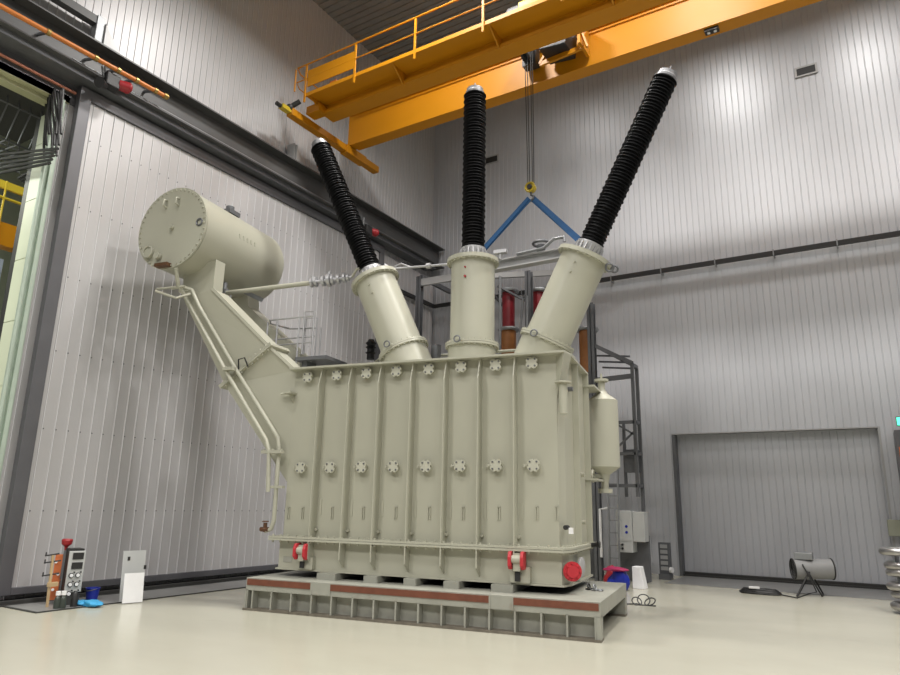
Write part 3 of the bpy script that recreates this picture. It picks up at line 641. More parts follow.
# rear support leg and cross pieces
w = tb(); w.prism([lat(px, py, v=1.5) for px, py in ((224,280),(247,280),(248,306),(300,354),(300,374),(284,366),(223,307))], (0, .35, 0)); w.build('rear_support', TM, T, smooth=False)
c = lat(226, 294, v=.78); tb().cyl(c+Vector((-.1,0,-.02)), c+Vector((.05,0,-.0)), .10, n=18).cyl(c+Vector((-.05,0,0)), c+Vector((-.05,0,.22)), .05, n=10).cyl(c+Vector((-.16,0,-.02)), c+Vector((-.1,0,-.02)), .13, n=18).build('shutoff_valve', GALV, T)
tb().bar(lat(226, 283, v=1.3), lat(262, 300, v=1.3), .06, .08).build('cross_bar', GALV, T, smooth=False)
# two pipes running down the duct
pa = [lat(188, 283, v=-.05), lat(190, 296, v=.0), lat(227, 368, v=.16), lat(268, 440, v=.28), lat(269, 452, v=.30), lat(269, 492, v=.30)]
pb = [lat(180, 292, v=.0), lat(220, 372, v=.10), lat(275, 441, v=.30), lat(278, 452, v=.32), lat(275, 518, v=.32), lat(272, 527, v=.32), lat(266, 531, v=.32)]
pa2 = [lat(172, 288, v=-.12), lat(183, 287, v=-.08), lat(192, 290, v=.0), lat(199, 306, v=.04), lat(235, 368, v=.2), lat(278, 438, v=.34), lat(279, 450, v=.34), lat(276, 492, v=.34), lat(274, 520, v=.34), lat(271, 529, v=.34), lat(265, 531, v=.34)]
pb2 = [lat(176, 268, v=-.35), lat(178, 285, v=-.2), lat(186, 298, v=.0), lat(228, 375, v=.14), lat(266, 440, v=.26), lat(269, 452, v=.28), lat(268, 492, v=.28)]
tb().tube(pa2, .034, 10).build('oil_pipe', TM, T); tb().tube(pb2, .034, 10).build('oil_pipe', TM, T)
hp = tb(); h0 = [lat(185, 286, v=-.15), lat(157, 289, v=-.30), lat(156, 291, v=-.45), lat(176, 298, v=-.3), lat(190, 294, v=-.05)]
hp.tube(h0, .022, 8).build('bent_rail', TM, T)
for px, py, ddx in ((185, 291, .0), (229, 369, 0), (268, 452, 0), (277, 452, 0)):
    c = lat(px, py, v=.12 if py < 400 else .30); tb().box(c+Vector((-.10,-.05,-.025)), c+Vector((.10,.06,.025))).bolts([c+Vector((-.08,0,.02)), c+Vector((.08,0,.02))], (0,0,1), .02, .03).build('pipe_clamp', TM, T)
c = lat(277, 487, v=.34); tb().box((c.x-.1, .3, c.z-.02), (uL+.05, .38, c.z+.02)).build('pipe_bracket', TM, T, smooth=False)
c = lat(265, 528, v=.33); tb().cyl(c+Vector((0,0,.08)), c+Vector((0,0,-.06)), .03, n=12).ring(c+Vector((.0,0,.10)), (0,0,1), .045, .01, 16, 6).cyl(c+Vector((-.08,0,-.02)), c+Vector((.07,0,-.02)), .035, n=12).build('tap', mat('bronze_valve', (.14,.07,.04), .4, .5, .1, 8), T)
# ladder cage and platform on the left end of the cover
def hoop(mb, x0, x1, ya, yb_, z, r_=.016): mb.tube([(x0, ya, z), (x0-.02, yb_-.1, z), (x0+.1, yb_, z), (x1-.1, yb_, z), (x1, yb_-.1, z), (x1, ya, z)], r_, 6)
a0 = lat(272, 330, v=1.2); a1 = lat(322, 330, v=1.2); zt0 = lat(295, 322, v=1.2).z; zm = lat(295, 342, v=1.2).z; zpl = lat(310, 357, v=1.2).z
w = tb()
w.tube([(a1.x, .95, zt0+.0), (a0.x+.12, .95, zt0), (a0.x, 1.15, zt0), (a0.x+.10, 1.6, zt0), (a1.x-.45, 1.7, zt0)], .016, 6); w.tube([(a1.x, .95, zm-.1), (a0.x+.12, .95, zm-.1), (a0.x, 1.15, zm-.1)], .014, 6)
for xx, yy, zz in ((a0.x+.01, 1.05, zt0), (a0.x+.3, .95, zt0), (a1.x-.32, .95, zt0+.0), (a1.x-.02, .95, zt0), (a1.x-.35, 1.7, zt0)): w.tube([(xx, yy, zpl-.15), (xx, yy, zz)], .016, 6)
w.tube([(a1.x-.02, .95, zpl), (a1.x-.02, .95, zt0+.08), (a1.x-.22, .95, zt0+.09), (a1.x-.22, .95, zpl)], .016, 6)
w.tube([(a1.x-.7, 1.7, zpl), (a1.x-.7, 1.7, zt0+.2), (a1.x-.45, 1.7, zt0+.2), (a1.x-.45, 1.7, zpl)], .016, 6)
w.tube([(a0.x+.1, 1.0, zm+.02), (a1.x, 1.0, zm+.02)], .014, 6)
w.build('guard_rail', SILV, T)
pz = lat(312, 358, v=.9)
w = tb(); w.box((pz.x-.28, .8, pz.z-.05), (pz.x+.35, 1.5, pz.z+.01)); w.box((a0.x+.05, .85, pz.z-.22), (a0.x+.35, 1.1, pz.z+.0)); w.box((pz.x-.2, .9, ZTOP), (pz.x-.1, 1.2, pz.z)); w.build('platform', DGAL, T, smooth=False)
# pipe with valves from conservator to left turret, then onward
v0 = lat(228, 293, v=.75); v1 = lat(310, 283, v=1.1); v2 = lat(352, 277, v=1.25); v3 = lat(376, 268, v=1.3)
tb().tube([v0+Vector((-.25,0,.0)), v0, v1], .045, 12).build('oil_pipe', TM, T)
w = tb(); w.tube([v1, v2], .035, 12); dv = (v2-v1).normalized(); lv = (v2-v1).length
for t_, rr, hh in ((.02,.09,.04),(.12,.09,.04),(.30,.10,.04),(.42,.12,.06),(.52,.10,.04),(.66,.09,.04),(.80,.09,.04),(.88,.07,.04)): w.cyl(v1+dv*(lv*t_), v1+dv*(lv*t_+hh), rr, n=14)
w.cyl(v1+dv*(lv*.45), v1+dv*(lv*.45)+Vector((0,0,.16)), .03, n=8); w.cyl(v1+dv*(lv*.07), v1+dv*(lv*.07)+Vector((0,0,.12)), .05, n=8)
w.build('pipe_valves', SILV, T)
tb().tube([v2, v2+Vector((.12,-.05,.12)), v2+Vector((.35,0,.15))], .025, 8).build('vent_pipe', TM, T)
x3 = lat(392, 269, v=1.35); x4 = lat(452, 264, v=1.35)
w = tb(); w.tube([x3+Vector((-.15,0,.1)), x3, x3.lerp(x4,.5), x4], .022, 8); w.tube([x3+Vector((0,0,.02)), x3+Vector((.18,0,.08)), x3.lerp(x4,.35)+Vector((0,0,-.01))], .016, 8); c = x3.lerp(x4,.62); w.cyl(c+Vector((-.04,0,0)), c+Vector((.04,0,0)), .05, n=10); w.build('vent_pipe', SILV, T)
c = lat(500, 256, v=1.35); tb().cyl(c+Vector((0,0,-.06)), c+Vector((0,0,.06)), .03, n=8).box(c+Vector((-.1,-.05,.04)), c+Vector((.12,.05,.10))).build('relay', SILV, T)
# low pipes on the cover
z4 = lat(440, 357, v=1.9).z
tb().tube([(-4.3, 1.9, z4-.05), (-4.2, 1.9, z4+.03), (-.9, 1.9, z4+.03), (-.8, 1.9, z4-.1)], .025, 8).build('cover_pipe', TM, T)
for xx in (-4.0, -2.8, -1.5): tb().cyl((xx, 1.9, ZTOP), (xx, 1.9, z4+.03), .03, n=8).build('pipe_stand', TM, T)
c = lat(371, 346, v=1.7); tb().lathe([(0,-.25),(.07,-.25),(.07,-.15),(.10,-.13),(.07,-.11),(.07,-.05),(.10,-.03),(.07,0),(.10,.05),(.07,.08),(.05,.12),(0,.12)], c, (0,0,1), 16).build('neutral_bushing', BLK, T)
c = lat(436, 351, v=1.7); tb().cyl(c+Vector((0,0,-.3)), c+Vector((0,0,.10)), .09, n=14).build('cover_fitting', DGAL, T)
for i, xx in enumerate((-4.45, -.62)): tb().box((xx-.14, 1.0, ZTOP+.03), (xx+.14, 1.3, ZTOP+.13)).build('cover_box', TM, T, smooth=False)
# oil vessel at right rear
vc = Vector((-.33, 2.75, 0)); vr = .26
vs_ = tb().lathe([(0,1.87),(.06,1.87),(.06,1.97),(.085,2.06),(.09,2.10),(vr,2.22),(vr,3.33),(.10,3.45),(.06,3.52),(.06,3.66),(0,3.66)], vc, (0,0,1), 40)
o = vs_.build('side_vessel', TM, T)
tb().lathe([(0,1.80),(.12,1.80),(.12,1.87),(0,1.87)], vc, (0,0,1), 20).lathe([(0,3.66),(.12,3.66),(.12,3.70),(0,3.70)], vc, (0,0,1), 20).build('end_flange', TM, o)
tb().cyl(vc+Vector((0,0,3.7)), vc+Vector((0,0,3.8)), .02, n=8).tube([vc+Vector((0,0,2.07)), vc+Vector((-.2,-.1,2.07)), vc+Vector((-.2,-.5,2.07))], .04, 8).ring(vc+Vector((-.16,-.18,2.07)), (1,0,0), .09, .02, 16, 6).build('vessel_pipe', TM, o)
tb().box((-.55, 2.02, 3.46), (-.33, 2.70, 3.49)).build('vessel_bracket', TM, o, smooth=False)
tb().box((-.55, 2.02, 1.98), (-.33, 2.70, 2.01)).build('vessel_bracket', TM, o, smooth=False)

# ------------------------------------------------------------------ steel frame and test gear behind
YF = 15.0
fr = thing('test_rig_frame', (-5.3, YF, 0), 'tall dark grey steel frame standing behind the transformer by the back wall', 'steel frame'); Lg = Vector((5.3, -YF, 0))
xl = at(420, 278, Y=YF).x; xr = at(590, 320, Y=YF).x+.03; xm = at(529, 300, Y=YF).x; zf1 = at(450, 272, Y=YF).z; zf2 = at(525, 274, Y=YF).z
def col(x, y, z0, z1, w=.16): return MB(Lg).box((x-w/2, y-w/2, z0), (x+w/2, y-w/2+.02, z1)).box((x-w/2, y+w/2-.02, z0), (x+w/2, y+w/2, z1)).box((x-.01, y-w/2, z0), (x+.01, y+w/2, z1))
for x, z in ((xl, zf1+.02), (xm, zf2+.05), (xr, at(588, 304, Y=YF).z)): col(x, YF, 0, z).build('post', DGAL, fr, smooth=False)
MB(Lg).bar(at(420, 283, Y=YF), at(480, 273, Y=YF), .1, .2).build('front_beam', LGREY, fr, smooth=False)
_b0 = at(488, 276, Y=YF); _b1 = at(600, 271, Z=_b0.z)
MB(Lg).bar(_b0, _b1, .1, .14).build('rear_beam', LGREY, fr, smooth=False)
MB(Lg).bar(at(421, 277, Y=YF), at(421, 277, Y=YF)+Vector((0,1.6,0)), .1, .12).build('cross_beam', DGAL, fr, smooth=False)
br = MB(Lg); br.bar((xm-.9, YF, zf2-.2), (xm-.1, YF+1.0, zf2-.7), .05, .05); br.bar((xm-1.2, YF, zf2-.2), (xm-1.0, YF+.8, zf2-.7), .05, .05)
br.build('brace', DGAL, fr, smooth=False)
# right tower of the rig
tw = at(632, 365, Y=YF); zl_, xe = tw.z, tw.x
t_ = MB(Lg); p_ = at(596, 344, Y=YF)
t_.bar((xr, YF, p_.z+.0), (xe, YF, zl_+.05), .09, .09); t_.bar((xr, YF, at(600, 380, Y=YF).z), (xe, YF, at(631, 376, Y=YF).z), .10, .10)
t_.bar((xr, YF+.35, p_.z), (xe, YF+.35, zl_), .06, .06); t_.bar((xe, YF, zl_), (xe, YF+.35, zl_), .08, .08)
for z in (zl_-1.3, zl_-2.0, zl_-2.7): t_.bar((xr, YF, z), (xe, YF, z), .07, .07); t_.bar((xe, YF, z), (xe, YF+.35, z), .07, .07)
t_.bar((xe, YF, 1.8), (xe, YF, zl_), .07, .07); t_.bar((xe, YF+.35, .0), (xe, YF+.35, zl_), .07, .07); t_.bar((xe-.35, YF+.3, 1.8), (xe-.35, YF+.3, 3.5), .06, .06)
t_.bar((xr, YF, zl_-1.0), (xe, YF, zl_-1.6), .04, .04); t_.bar((xr, YF, zl_-2.3), (xe, YF, zl_-1.5), .04, .04)
for i in range(3): t_.bar((xr, YF+.2+.25*i, zl_+.35-.1*i), (xe-.1, YF+.2+.25*i, zl_+.25-.1*i), .04, .04)
t_.box((xe-.30, YF+.1, zl_-2.4), (xe-.02, YF+.5, zl_-1.9))
t_.build('side_tower', DGAL, fr, smooth=False)
gp = MB(Lg); a = at(602, 515, Y=YF-.1); b_ = at(608, 513, Y=YF-.1)
gp.tube([(xr+.10, YF-.12, .5), (xr+.10, YF-.12, 1.52), (xr+.30, YF-.12, 1.55)], .03, 8); gp.build('white_pipe', WHT, fr)
# red and amber insulating columns
def stack(px, label, amber=False):
    c = at(px, 300, Y=YF+.5); z1 = at(px, 293, Y=YF+.5).z; z2 = at(px, 330, Y=YF+.5).z; x = c.x
    s = thing('insulating_column', (x, YF+.5, 0), label, 'insulator', 'red and amber insulating columns behind the turrets')
    if not amber: MB().lathe([(0,z2),(.17,z2),(.17,z1),(0,z1)], (0,0,0), (0,0,1), 28).build('red_cylinder', REDRES, s)
    MB().lathe([(0,z2-1.1),(.20,z2-1.1),(.20,z2-.02),(0,z2-.02)], (0,0,0), (0,0,1), 28).build('amber_cylinder', AMBER, s)
    if not amber: MB().lathe([(0,z1),(.27,z1),(.29,z1+.04),(.27,z1+.08),(0,z1+.08)], (0,0,0), (0,0,1), 28).build('top_flange', GALV, s)
    MB().lathe([(0,z2-.04),(.27,z2-.04),(.29,z2),(.27,z2+.04),(0,z2+.04)], (0,0,0), (0,0,1), 28).build('ring_flange', GALV, s)
    MB().lathe([(0,0),(.14,0),(.14,z2-1.1),(0,z2-1.1)], (0,0,0), (0,0,1), 16).build('stand', DGAL, s)
stack(508.5, 'dark red and amber insulating column right of the middle turret')
stack(538, 'dark red and amber insulating column partly hidden by the right-hand turret')
stack(586, 'amber insulating column just right of the right-hand turret foot', True)
lp_ = at(492, 300, Y=YF-.4)
tag(MB().tube([(at(500, 300, Y=YF-.3).x, YF-.3, 0), (at(500, 300, Y=YF-.3).x, YF-.3, at(500, 276, Y=YF-.3).z)], .035, 8).tube([(at(519, 345, Y=YF-.3).x, YF-.3, at(519, 345, Y=YF-.3).z-3), at(519, 345, Y=YF-.3), at(523, 298, Y=YF-.3), at(527, 296, Y=YF-.3), at(527, 350, Y=YF-.3)], .03, 8).build('riser_pipe', GALV, origin=True), 'thin pale vertical pipes in front of the dark red column behind the turrets', 'pipe')

# ladder
lx0 = at(611, 560, Y=14.7).x; lx1 = at(617, 560, Y=14.7).x; ld = thing('ladder', ((lx0+lx1)/2, 14.7, 0), 'narrow grey ladder leaning upright beside the control cabinet', 'ladder')
w = MB(); hw = .11
for sx in (-hw, hw): w.bar((sx, 0, 0), (sx, .15, 2.5), .03, .05)
w.build('stile', GALV, ld, smooth=False)
w = MB()
for i in range(9): w.bar((-hw, .02+.016*i, .25+.26*i), (hw, .02+.016*i, .25+.26*i), .02, .02)
w.build('rung', GALV, ld, smooth=False)
# control cabinet
c0 = at(617, 552, Y=14.9); c1 = at(643, 511, Y=14.9)
cb_ = thing('control_cabinet', ((c0.x+c1.x)/2, 15.05, c0.z), 'light grey electrical cabinet mounted on the rig frame above the blue and red bags', 'cabinet')
hw = (c1.x-c0.x)/2; H = c1.z-c0.z
MB().box((-hw, -.15, 0), (.14*hw, .2, H)).build('body', CTRL, cb_, smooth=False, bevel=.01)
MB().box((.16*hw, -.10, .26*H), (hw, .2, H*.98)).build('side_box', CTRL, cb_, smooth=False, bevel=.01)
MB().box((-hw+.03, -.162, .28*H), (.10*hw, -.15, H-.04)).build('door', CTRL, cb_, smooth=False)
for z_ in (.62, .48): MB().cyl((-.07, -.162, z_*H), (-.07, -.168, z_*H), .03, n=16).build('sticker', BLUP, cb_)
w = MB()
for i in range(4): w.cyl((-hw+.06+.07*(i%2), -.15, .08+.08*(i//2)), (-hw+.06+.07*(i%2), -.18, .08+.08*(i//2)), .025, n=10)
w.build('button', BLKM, cb_)
MB().box((-hw-.05, .2, -.6+.0), (hw, .26, H*.4)).build('mounting_rail', DGAL, cb_, smooth=False)
# bags pile
bp = at(622, 588, Z=0)
def blob(name, M, x, y, sx, sy, sz, label, cat, z=0, grp=None):
    mb = MB().sphere((0,0,0), 1, 24, 12); rr = random.Random(name+label)
    ph = [rr.uniform(0, 6) for _ in range(6)]
    for i, p in enumerate(mb.v):
        k = 1 + .10*math.sin(3*p.x+ph[0]+4*p.z) + .08*math.sin(5*p.y+ph[1]) + .06*math.sin(9*p.x+7*p.y+ph[2])
        zz = p.z*sz*k; zz = max(zz, -sz*.55); mb.v[i] = Vector((p.x*sx*k, p.y*sy*k, zz+sz*.55))
    o = mb.build(name, M); o.location = (x, y, z); return tag(o, label, cat, grp)
blob('cloth_bag', BLUP, bp.x+.08, 13.6, .20, .2, .25, 'dark blue bag slumped on the floor behind the plinth', 'bag')
blob('cloth_bag', REDP, bp.x-.2, 14.0, .16, .15, .25, 'red bag on the floor left of the blue bag behind the plinth', 'bag')
blob('strap_bundle', mat('magenta_strap', (.30,.012,.07), .5), bp.x+.04, 13.55, .22, .18, .05, 'red strap bundle lying across the blue bag', 'strap', z=.36)
wp = at(637, 588, Z=0)
tag(MB().prism([(wp.x-.04, 14.05, 0), (wp.x+.20, 14.05, 0), (wp.x+.12, 14.05, .42), (wp.x-.04, 14.05, .42)], (0, .25, 0)).build('white_box', WHT, smooth=False, origin=True, bevel=.01), 'white tapered box on the floor right of the blue bag', 'box')
# dark column base
for i, (px, py, lb) in enumerate(((589, 590, 'small dark shackle lying on the plinth top right of the tank, nearer the tank'), (595, 591, 'small dark shackle lying on the plinth top right of the tank, nearer the plinth edge'))):
    q = at(px, py, Z=PH); w = MB().ring((0,0,.045), (1,0,.3), .04, .012, 20, 6).cyl((-.05,0,.012), (.06,.02,.012), .012, n=8).ring((.05,.05,.012), (0,0,1), .04, .012, 20, 6)
    o = w.build('shackle', GALV if i else BLKM); o.location = q; tag(o, lb, 'shackle')
# cable coil on floor right of plinth
c0 = at(627, 604, Z=.01); c1 = at(643, 605, Z=.01); c2 = at(656, 606, Z=.01)
w = MB(); w.tube([c0+Vector((-.3,.1,0)), c0, c0.lerp(c1, .5)+Vector((0,.1,0)), c1, c2], .011, 6)
for k, (dx, R_, tl_) in enumerate(((-.10,.08,.7), (.0,.10,.9), (.09,.09,.6))):
    axv = Vector((.5*math.cos(k), -math.sin(tl_)*1.0, math.cos(tl_))); cc2 = c1+Vector((dx, .05*k, R_*math.sin(tl_)*.95))
    w.ring(cc2, axv, R_, .010, 28, 6)
tag(w.build('floor_cable', BLKM, origin=True), 'thin black cable with loose loops on the floor right of the plinth', 'cable')
# small meter box by the shutter
m0 = at(665, 580, Z=0); c = at(665, 562, Y=16.3)
sm = thing('meter_box', (c.x, 16.3, 0), 'small dark instrument box with a pale front standing left of the shutter', 'instrument')
MB().box((-.13,-.1,0),(.13,.15,.12)).box((-.12,-.05,.12),(.12,.12,.80)).build('body', DGAL, sm, smooth=False)
w = MB()
for i in range(5): w.box((-.08,-.062,.20+.12*i),(.08,-.05,.28+.12*i))
w.build('display', LGREY, sm, smooth=False)
MB().cyl((.14,-.12,.22),(.2,-.14,.22),.06,n=12).build('knob', WHT, sm)

# fan heater
fy = 15.2; f0 = at(792, 568, Y=fy); f1 = at(832, 570, Y=fy)
fh = thing('fan_heater', at(813, 596, Z=0), 'grey cylindrical fan heater on black folding legs in front of the shutter', 'heater')
Lh = -Vector(fh.location)
fy = fh.location.y; f0 = at(793, 569, Y=fy); f1 = at(831, 570, Y=fy); f1.y += .25
ax = (f1-f0).normalized(); R_ = .19
MB(Lh).lathe([(R_-.01,.0),(R_,.0),(R_,(f1-f0).length),(R_-.01,(f1-f0).length),(R_-.012,.02),(R_-.01,.0)], f0, ax, 32).build('barrel', mat('fan_grey', (.27,.27,.27), .5), fh)
MB(Lh).ring(f0, ax, R_, .014, 32, 8).ring(f1, ax, R_, .014, 32, 8).build('rim', BLKM, fh)
w = MB(Lh); x, y, d = basis(ax)
for i in range(1, 6): w.ring(f1-ax*.01, ax, R_*i/6, .004, 24, 4); w.ring(f0+ax*.01, ax, R_*i/6, .004, 24, 4)
w.cyl(f0+ax*.1, f1-ax*.1, .08)
w.build('grille', BLKM, fh)
mid = f0.lerp(f1, .28)
MB(Lh).box(mid+Vector((-.14,-.12,R_-.01)), mid+Vector((.18,.12,R_+.12))).build('switch_box', GALV, fh, smooth=False, bevel=.01)
g = f0.lerp(f1, .42)
for s_, px in ((-1, 797), (1, 822)):
    e_ = at(px, 596, Z=.015)
    for yy in (-1, 1): pass
    MB(Lh).tube([g+Vector((-.2*s_*1.0,-.20,.12)) if s_ > 0 else g+Vector((.02,-.20,-.04)), g+Vector((.0,-.21,-.06)), e_], .016, 8).tube([g+Vector((0,.21,-.06)), e_+Vector((0,.35,0))], .016, 8).tube([e_, e_+Vector((0,.35,0))], .016, 8).build('leg', BLKM, fh)
MB(Lh).tube([mid+Vector((0,-.2,.1)), mid+Vector((.12,-.25,-.15)), mid+Vector((.2,-.25,-.38)), at(808, 594, Z=.01), at(797, 598, Z=.01), at(782, 595, Z=.01)], .012, 6).build('power_cable', BLKM, fh)
# cable bundle on the floor
cb0 = at(741, 592, Z=0); cb1 = at(780, 596, Z=0)
w = MB(); rr = random.Random(5); 
for k in range(7):
    c = cb0.lerp(cb1, .5); rx = (cb1-cb0).length/2*(1-.06*k); pts = [(rx*math.cos(a_)+.01*rr.random(), .16*math.sin(a_)*(1-.08*k)+.02*rr.random(), .02+.02*(k%4)+.008*rr.random()) for a_ in [2*PI*i/24 for i in range(24)]]
    w.tube(pts, .018, 6, closed=True)
ob = w.build('cable_bundle', BLKM); ob.location = c; tag(ob, 'flat bundle of black cable lying on the floor left of the fan heater', 'cable')
tg_ = at(754, 588.5, Z=.10); tag(MB().box((-.09,-.05,0),(.10,.05,.03), rot=Matrix.Rotation(.15,3,'Z')).build('plug_socket', WHT), 'small white socket block resting on the black cable bundle', 'socket').location = (tg_.x, tg_.y, .105)

# stacked shiny rings at the right edge
ry = 13.7; rs = thing('ring_stack', (.30, ry, 0), 'stack of six shiny steel corona rings at the right picture edge', 'ring stack')
rr0 = .25
for i, py in enumerate((607, 595, 587, 573, 566, 552)):
    z = at(895, py, Y=ry-.2).z
    MB().ring((.03*math.sin(i*2)-(.05 if i > 3 else 0), 0, max(.065, z)), (0,0,1), rr0, .062, 48, 14).build('ring', STEEL, rs)
for a_ in (.6, 2.2, 3.9, 5.4): MB().cyl((.2*math.cos(a_), .2*math.sin(a_), 0), (.2*math.cos(a_), .2*math.sin(a_), 1.0), .02, n=10).build('spacer_rod', DGAL, rs)

# right edge: wall duct box, tall equipment cabinet with green sign
c0 = at(890, 536, Y=YB-.25); c1 = at(900, 521, Y=YB-.25)
tag(MB().box((c0.x-.02, YB-.32, c0.z), (c0.x+.34, YB-.02, c1.z+.02)).build('junction_box', mat('khaki_box', (.30,.31,.24), .5), smooth=False, origin=True, bevel=.01), 'grey-green junction box on the wall right of the shutter', 'junction box')
tc_ = at(896, 470, Y=16.6)
ec = thing('wall_cabinet', (tc_.x+.5, 16.9, 1.2), 'dark equipment cabinet with an orange-red stripe at the right picture edge, right of the shutter', 'cabinet')
zt1 = at(896, 430, Y=16.6).z; zb1 = at(896, 522, Y=16.6).z
MB((-(tc_.x+.5), -16.9, -1.2)).box((tc_.x+.06, 16.6, zb1), (tc_.x+1, 17.35, zt1)).build('body', FRAME, ec, smooth=False)
MB((-(tc_.x+.5), -16.9, -1.2)).box((tc_.x+.10, 16.585, at(897, 490, Y=16.6).z), (tc_.x+.20, 16.6, at(897, 447, Y=16.6).z)).build('orange_stripe', ORED, ec, smooth=False)
MB((-(tc_.x+.5), -16.9, -1.2)).cyl((tc_.x+.06, 17.2, 0), (tc_.x+.06, 17.2, zb1), .05).build('leg', DGAL, ec)
gz = at(897, 420, Y=16.6)
gs = thing('exit_sign', (gz.x+.3, 16.8, gz.z), 'glowing green sign above the dark cabinet at the right picture edge', 'sign')
MB().box((-.3,-.06,-.09),(.3,.0,.07)).build('green_face', GREENL, gs, smooth=False)
MB().box((-.31,0,-.10),(.31,.08,.09)).box((-.03,.08,-.05),(.03,.6,.0)).build('casing', BLKM, gs, smooth=False)

# ------------------------------------------------------------------ left floor gear
# instrument tower
ib = at(69, 604, Z=0.012)
it = thing('instrument_tower', (ib.x, ib.y, .012), 'narrow pale instrument tower with two displays and round gauges by the left door', 'instrument tower', rz=1.30)
W_ = .105
HT = at(72, 549, X=ib.x).z-.012
MB().box((-W_,-.02,.12),(W_,.26,HT)).build('body', BLKM, it, smooth=False)
MB().box((-W_*.9,-.10,.0),(W_*1.0,.2,.12)).box((-W_,.0,.0),(-W_+.05,.24,.2)).build('base', DARK, it, smooth=False)
lean = Matrix.Rotation(.06, 3, 'X')
MB().box((-W_+.0,-.05,.17),(W_+.02,-.02,HT-.03)).build('front_panel', CTRL, it, smooth=False, bevel=.006)
for i in range(2):
    z = HT-.10-.14*i; MB().box((-W_+.05,-.062,z-.05),(W_-.01,-.05,z+.045)).build('display', BLKM, it, smooth=False)
for i in range(6):
    x = -.042+.09*(i%2); z = HT-.38-.13*(i//2)
    g_ = MB().cyl((x,-.05,z),(x,-.07,z),.035,n=20).build('gauge', BLKM, it); MB().cyl((x,-.07,z),(x,-.08,z),.025,n=20).build('gauge_face', WHT, g_)
    MB().cyl((x+.035,-.05,z+.045),(x+.035,-.08,z+.045),.010,n=8).build('knob', BLKM, it)
# orange-red copper plate leaning behind with red funnel
cp_ = at(60, 604, Z=.012)
cp_ = at(56, 604, Z=.012)
ct = thing('copper_plate', (cp_.x-.10, cp_.y+.0, .012), 'upright orange copper-coloured plate standing left of the instrument tower', 'plate', rz=1.0)
zz = at(57, 556, X=cp_.x).z
MB().box((-.05,-.02,.05),(.05,.10,zz)).box((-.07,-.03,.10),(.07,.0,.35)).build('plate', ORED, ct, smooth=False)
MB().box((.05,-.03,0),(.09,.12,zz+.06)).build('edge', DGAL, ct, smooth=False)
MB().bolts([(-.02,-.03,.2),(.02,-.03,.42),(-.03,-.03,.60)], (0,-1,0), .022, .02).build('bolt', WHT, ct)
fq = at(63, 545, X=cp_.x)
fn = MB().lathe([(0,0),(.02,0),(.025,.05),(.072,.09),(.08,.15),(.07,.165),(0,.14)], (0,0,0), (.05,0,1), 24).build('red_funnel', REDP)
fn.location = Vector((cp_.x-.10, cp_.y, .012+zz+.03)) + Matrix.Rotation(1.0, 3, 'Z') @ Vector((.07,.04,.03)); tag(fn, 'dark red funnel-shaped cup on top of the copper-coloured plate', 'cup')
# wooden rod with prongs
rd = at(47, 607, Z=.012)
rk = thing('wooden_rack', (rd.x, rd.y, .012), 'thin wooden stick stand with dark cross prongs, leftmost by the door', 'stand')
t1 = at(53, 555, X=rd.x)-Vector(rk.location)
MB().bar((0,0,0), (t1.x*.3, t1.y, t1.z), .03, .03).box((-.02,-.04,.28),(.03,.10,.34)).build('stick', WOODM, rk, smooth=False)
w = MB()
for z, l in ((.62, .10), (.44, .10), (.72,.06)): w.tube([(.0,-.16+.02,z),( .0,l,z+.02)], .012, 6); w.tube([(0,-.13,z),(0,-.13,z+.05)], .01, 6)
w.build('prong', BLKM, rk)
# two dark bottles with white caps
for i, px in enumerate((56.3, 62)):
    b0 = at(px, 608.5-.3*i, Z=.012); bo = thing('bottle', b0, ('dark bottle with a white cap on the floor, nearer the wooden stick stand', 'dark bottle with a white cap on the floor, directly in front of the instrument tower')[i], 'bottle', 'dark bottles with white caps')
    MB().lathe([(0,0),(.045,0),(.048,.02),(.042,.13),(.03,.16),(.022,.17),(.022,.19),(0,.19)], (0,0,0), (0,0,1), 20).build('bottle_body', mat('dark_green_glass_%s' % 'ab'[i], (.05,.06,.05), .3), bo)
    MB().lathe([(0,.18),(.034,.18),(.034,.235),(0,.235)], (0,0,0), (0,0,1), 20).build('cap', WHT, bo)
bt_ = at(74, 606, Z=.012); tag(MB().lathe([(0,0),(.05,0),(.05,.16),(.03,.2),(0,.2)], (0,0,0), (0,0,1), 16).build('dark_can', BLKM), 'small dark can at the foot of the instrument tower, right side', 'can').location = at(73.5, 606.5, Z=.012)
# blue bucket and bag
bk = at(91.5, 600, Z=.012); bu = thing('bucket', bk, 'dark blue plastic bucket on the door threshold', 'bucket')
MB().lathe([(0,0),(.08,0),(.10,.17),(.108,.17),(.108,.185),(.094,.185),(.07,.02),(0,.02)], (0,0,0), (0,0,1), 28).build('bucket_body', BLUP, bu)
MB().tube([(.105*math.cos(a_), .105*math.sin(a_), .175+.03*math.sin(a_)) for a_ in [PI+PI*i/10 for i in range(11)]], .006, 6).build('handle', DGAL, bu)
for j, (px, py, sx, sz, lb) in enumerate(((92, 606, .17, .055, 'crumpled bright blue plastic sheet on the floor in front of the bucket'), (81, 605, .12, .045, 'smaller crumpled blue plastic sheet between bucket and instrument tower'))):
    q = at(px, py, Z=.012); blob('plastic_sheet', CYAN, q.x, q.y, sx, .10, sz, lb, 'plastic sheet', z=.012)
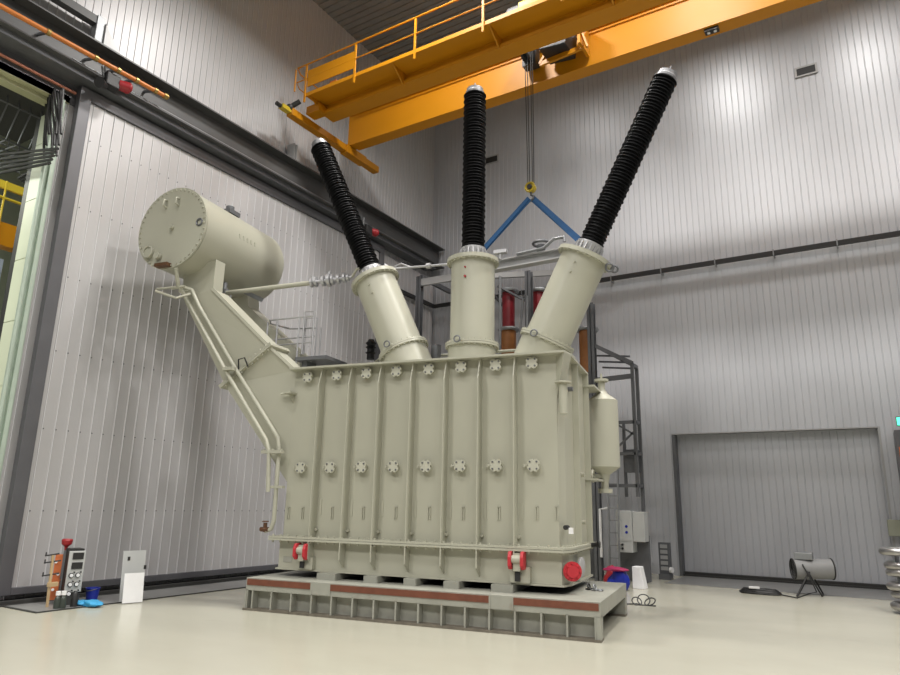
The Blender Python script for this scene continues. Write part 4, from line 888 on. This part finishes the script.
# leaning boards
l0 = at(122, 603.5, Z=.012); l1 = at(140, 602, Z=.012)
dirv = Vector((0,1,0)); wd = max(.3, (l1-l0).length)
h1 = at(131, 574, X=l0.x).z; h2 = at(133, 551, X=l0.x-.25).z
o = MB().box((-.008,-.0,0),(.008,wd,h1)).build('white_board', WHT, smooth=False); o.location = l0; ang = math.atan2(l1.x-l0.x, l1.y-l0.y); o.rotation_euler = (0, -.12, -ang); tag(o, 'small white board leaning on the door threshold below the grey plate', 'board')
g_ = thing('grey_plate', l0+Vector((-.20,.02,0)), 'pale grey drilled plate leaning behind the white board against the sliding door', 'plate', rz=-ang); g_.rotation_euler = (0, -.10, -ang)
MB().box((-.008,.05,0),(.008,wd+.10,h2)).build('sheet', CTRL, g_, smooth=False)
w = MB()
for y_, z_ in ((.14, h2-.12), (.40, h2-.26), (.12, h2-.44)): w.box((.008, y_-.02, z_-.03), (.012, y_+.02, z_+.03))
w.build('slot', BLKM, g_, smooth=False)

# ------------------------------------------------------------------ lights
def area(x, y, z, sx, sy, e, col_=(1,.97,.93), aim=(0,0,-1)):
    l = bpy.data.lights.new('lamp', 'AREA'); l.shape = 'RECTANGLE'; l.size = sx; l.size_y = sy; l.energy = e; l.color = col_
    o = bpy.data.objects.new('ceiling_or_fill_lamp', l); COL.objects.link(o); o.location = (x, y, z)
    o.rotation_euler = Vector(aim).to_track_quat('-Z', 'Y').to_euler(); return o
def area2(*a, sp=150, **k): o = area(*a, **k); o.data.spread = math.radians(sp); return o
for x in (-6.6, -2.2, 2.5, 7.5): area2(x, 8.75, 13.9, .8, .8, 500)
for x in (-7, 0, 7): area2(x, .5, 13.9, 1.2, 1.2, 400, sp=165)
for x in (-8, 0, 8): area2(x, -6, 12.5, 3, 1.5, 1000)
for x, e_ in ((-6.8, 50), (-2.4, 170), (1.2, 150), (4.8, 170)): area2(x, 14.0, 14.5, .9, .9, e_, sp=160)
area(-16, 6, 13.5, 2, 2, 400, (.97,1,.88)); area(-17, 1, 13.0, 2, 2, 400, (.97,1,.88)); area2(-14.6, 3.0, 8.2, 1.0, 1.0, 170, (.96,1,.88), aim=(.1,.8,-1), sp=130)  # last lamp: unseen fill added to brighten the doorway reveal panel
Wd = bpy.data.worlds.new('world'); SC.world = Wd; Wd.use_nodes = True
Wd.node_tree.nodes['Background'].inputs[0].default_value = (.80,.82,.9,1); Wd.node_tree.nodes['Background'].inputs[1].default_value = .12
SC.view_settings.view_transform = 'Standard'; SC.view_settings.look = 'None'; SC.view_settings.gamma = 1; SC.view_settings.use_curve_mapping = False
SC.view_settings.exposure = -0.04
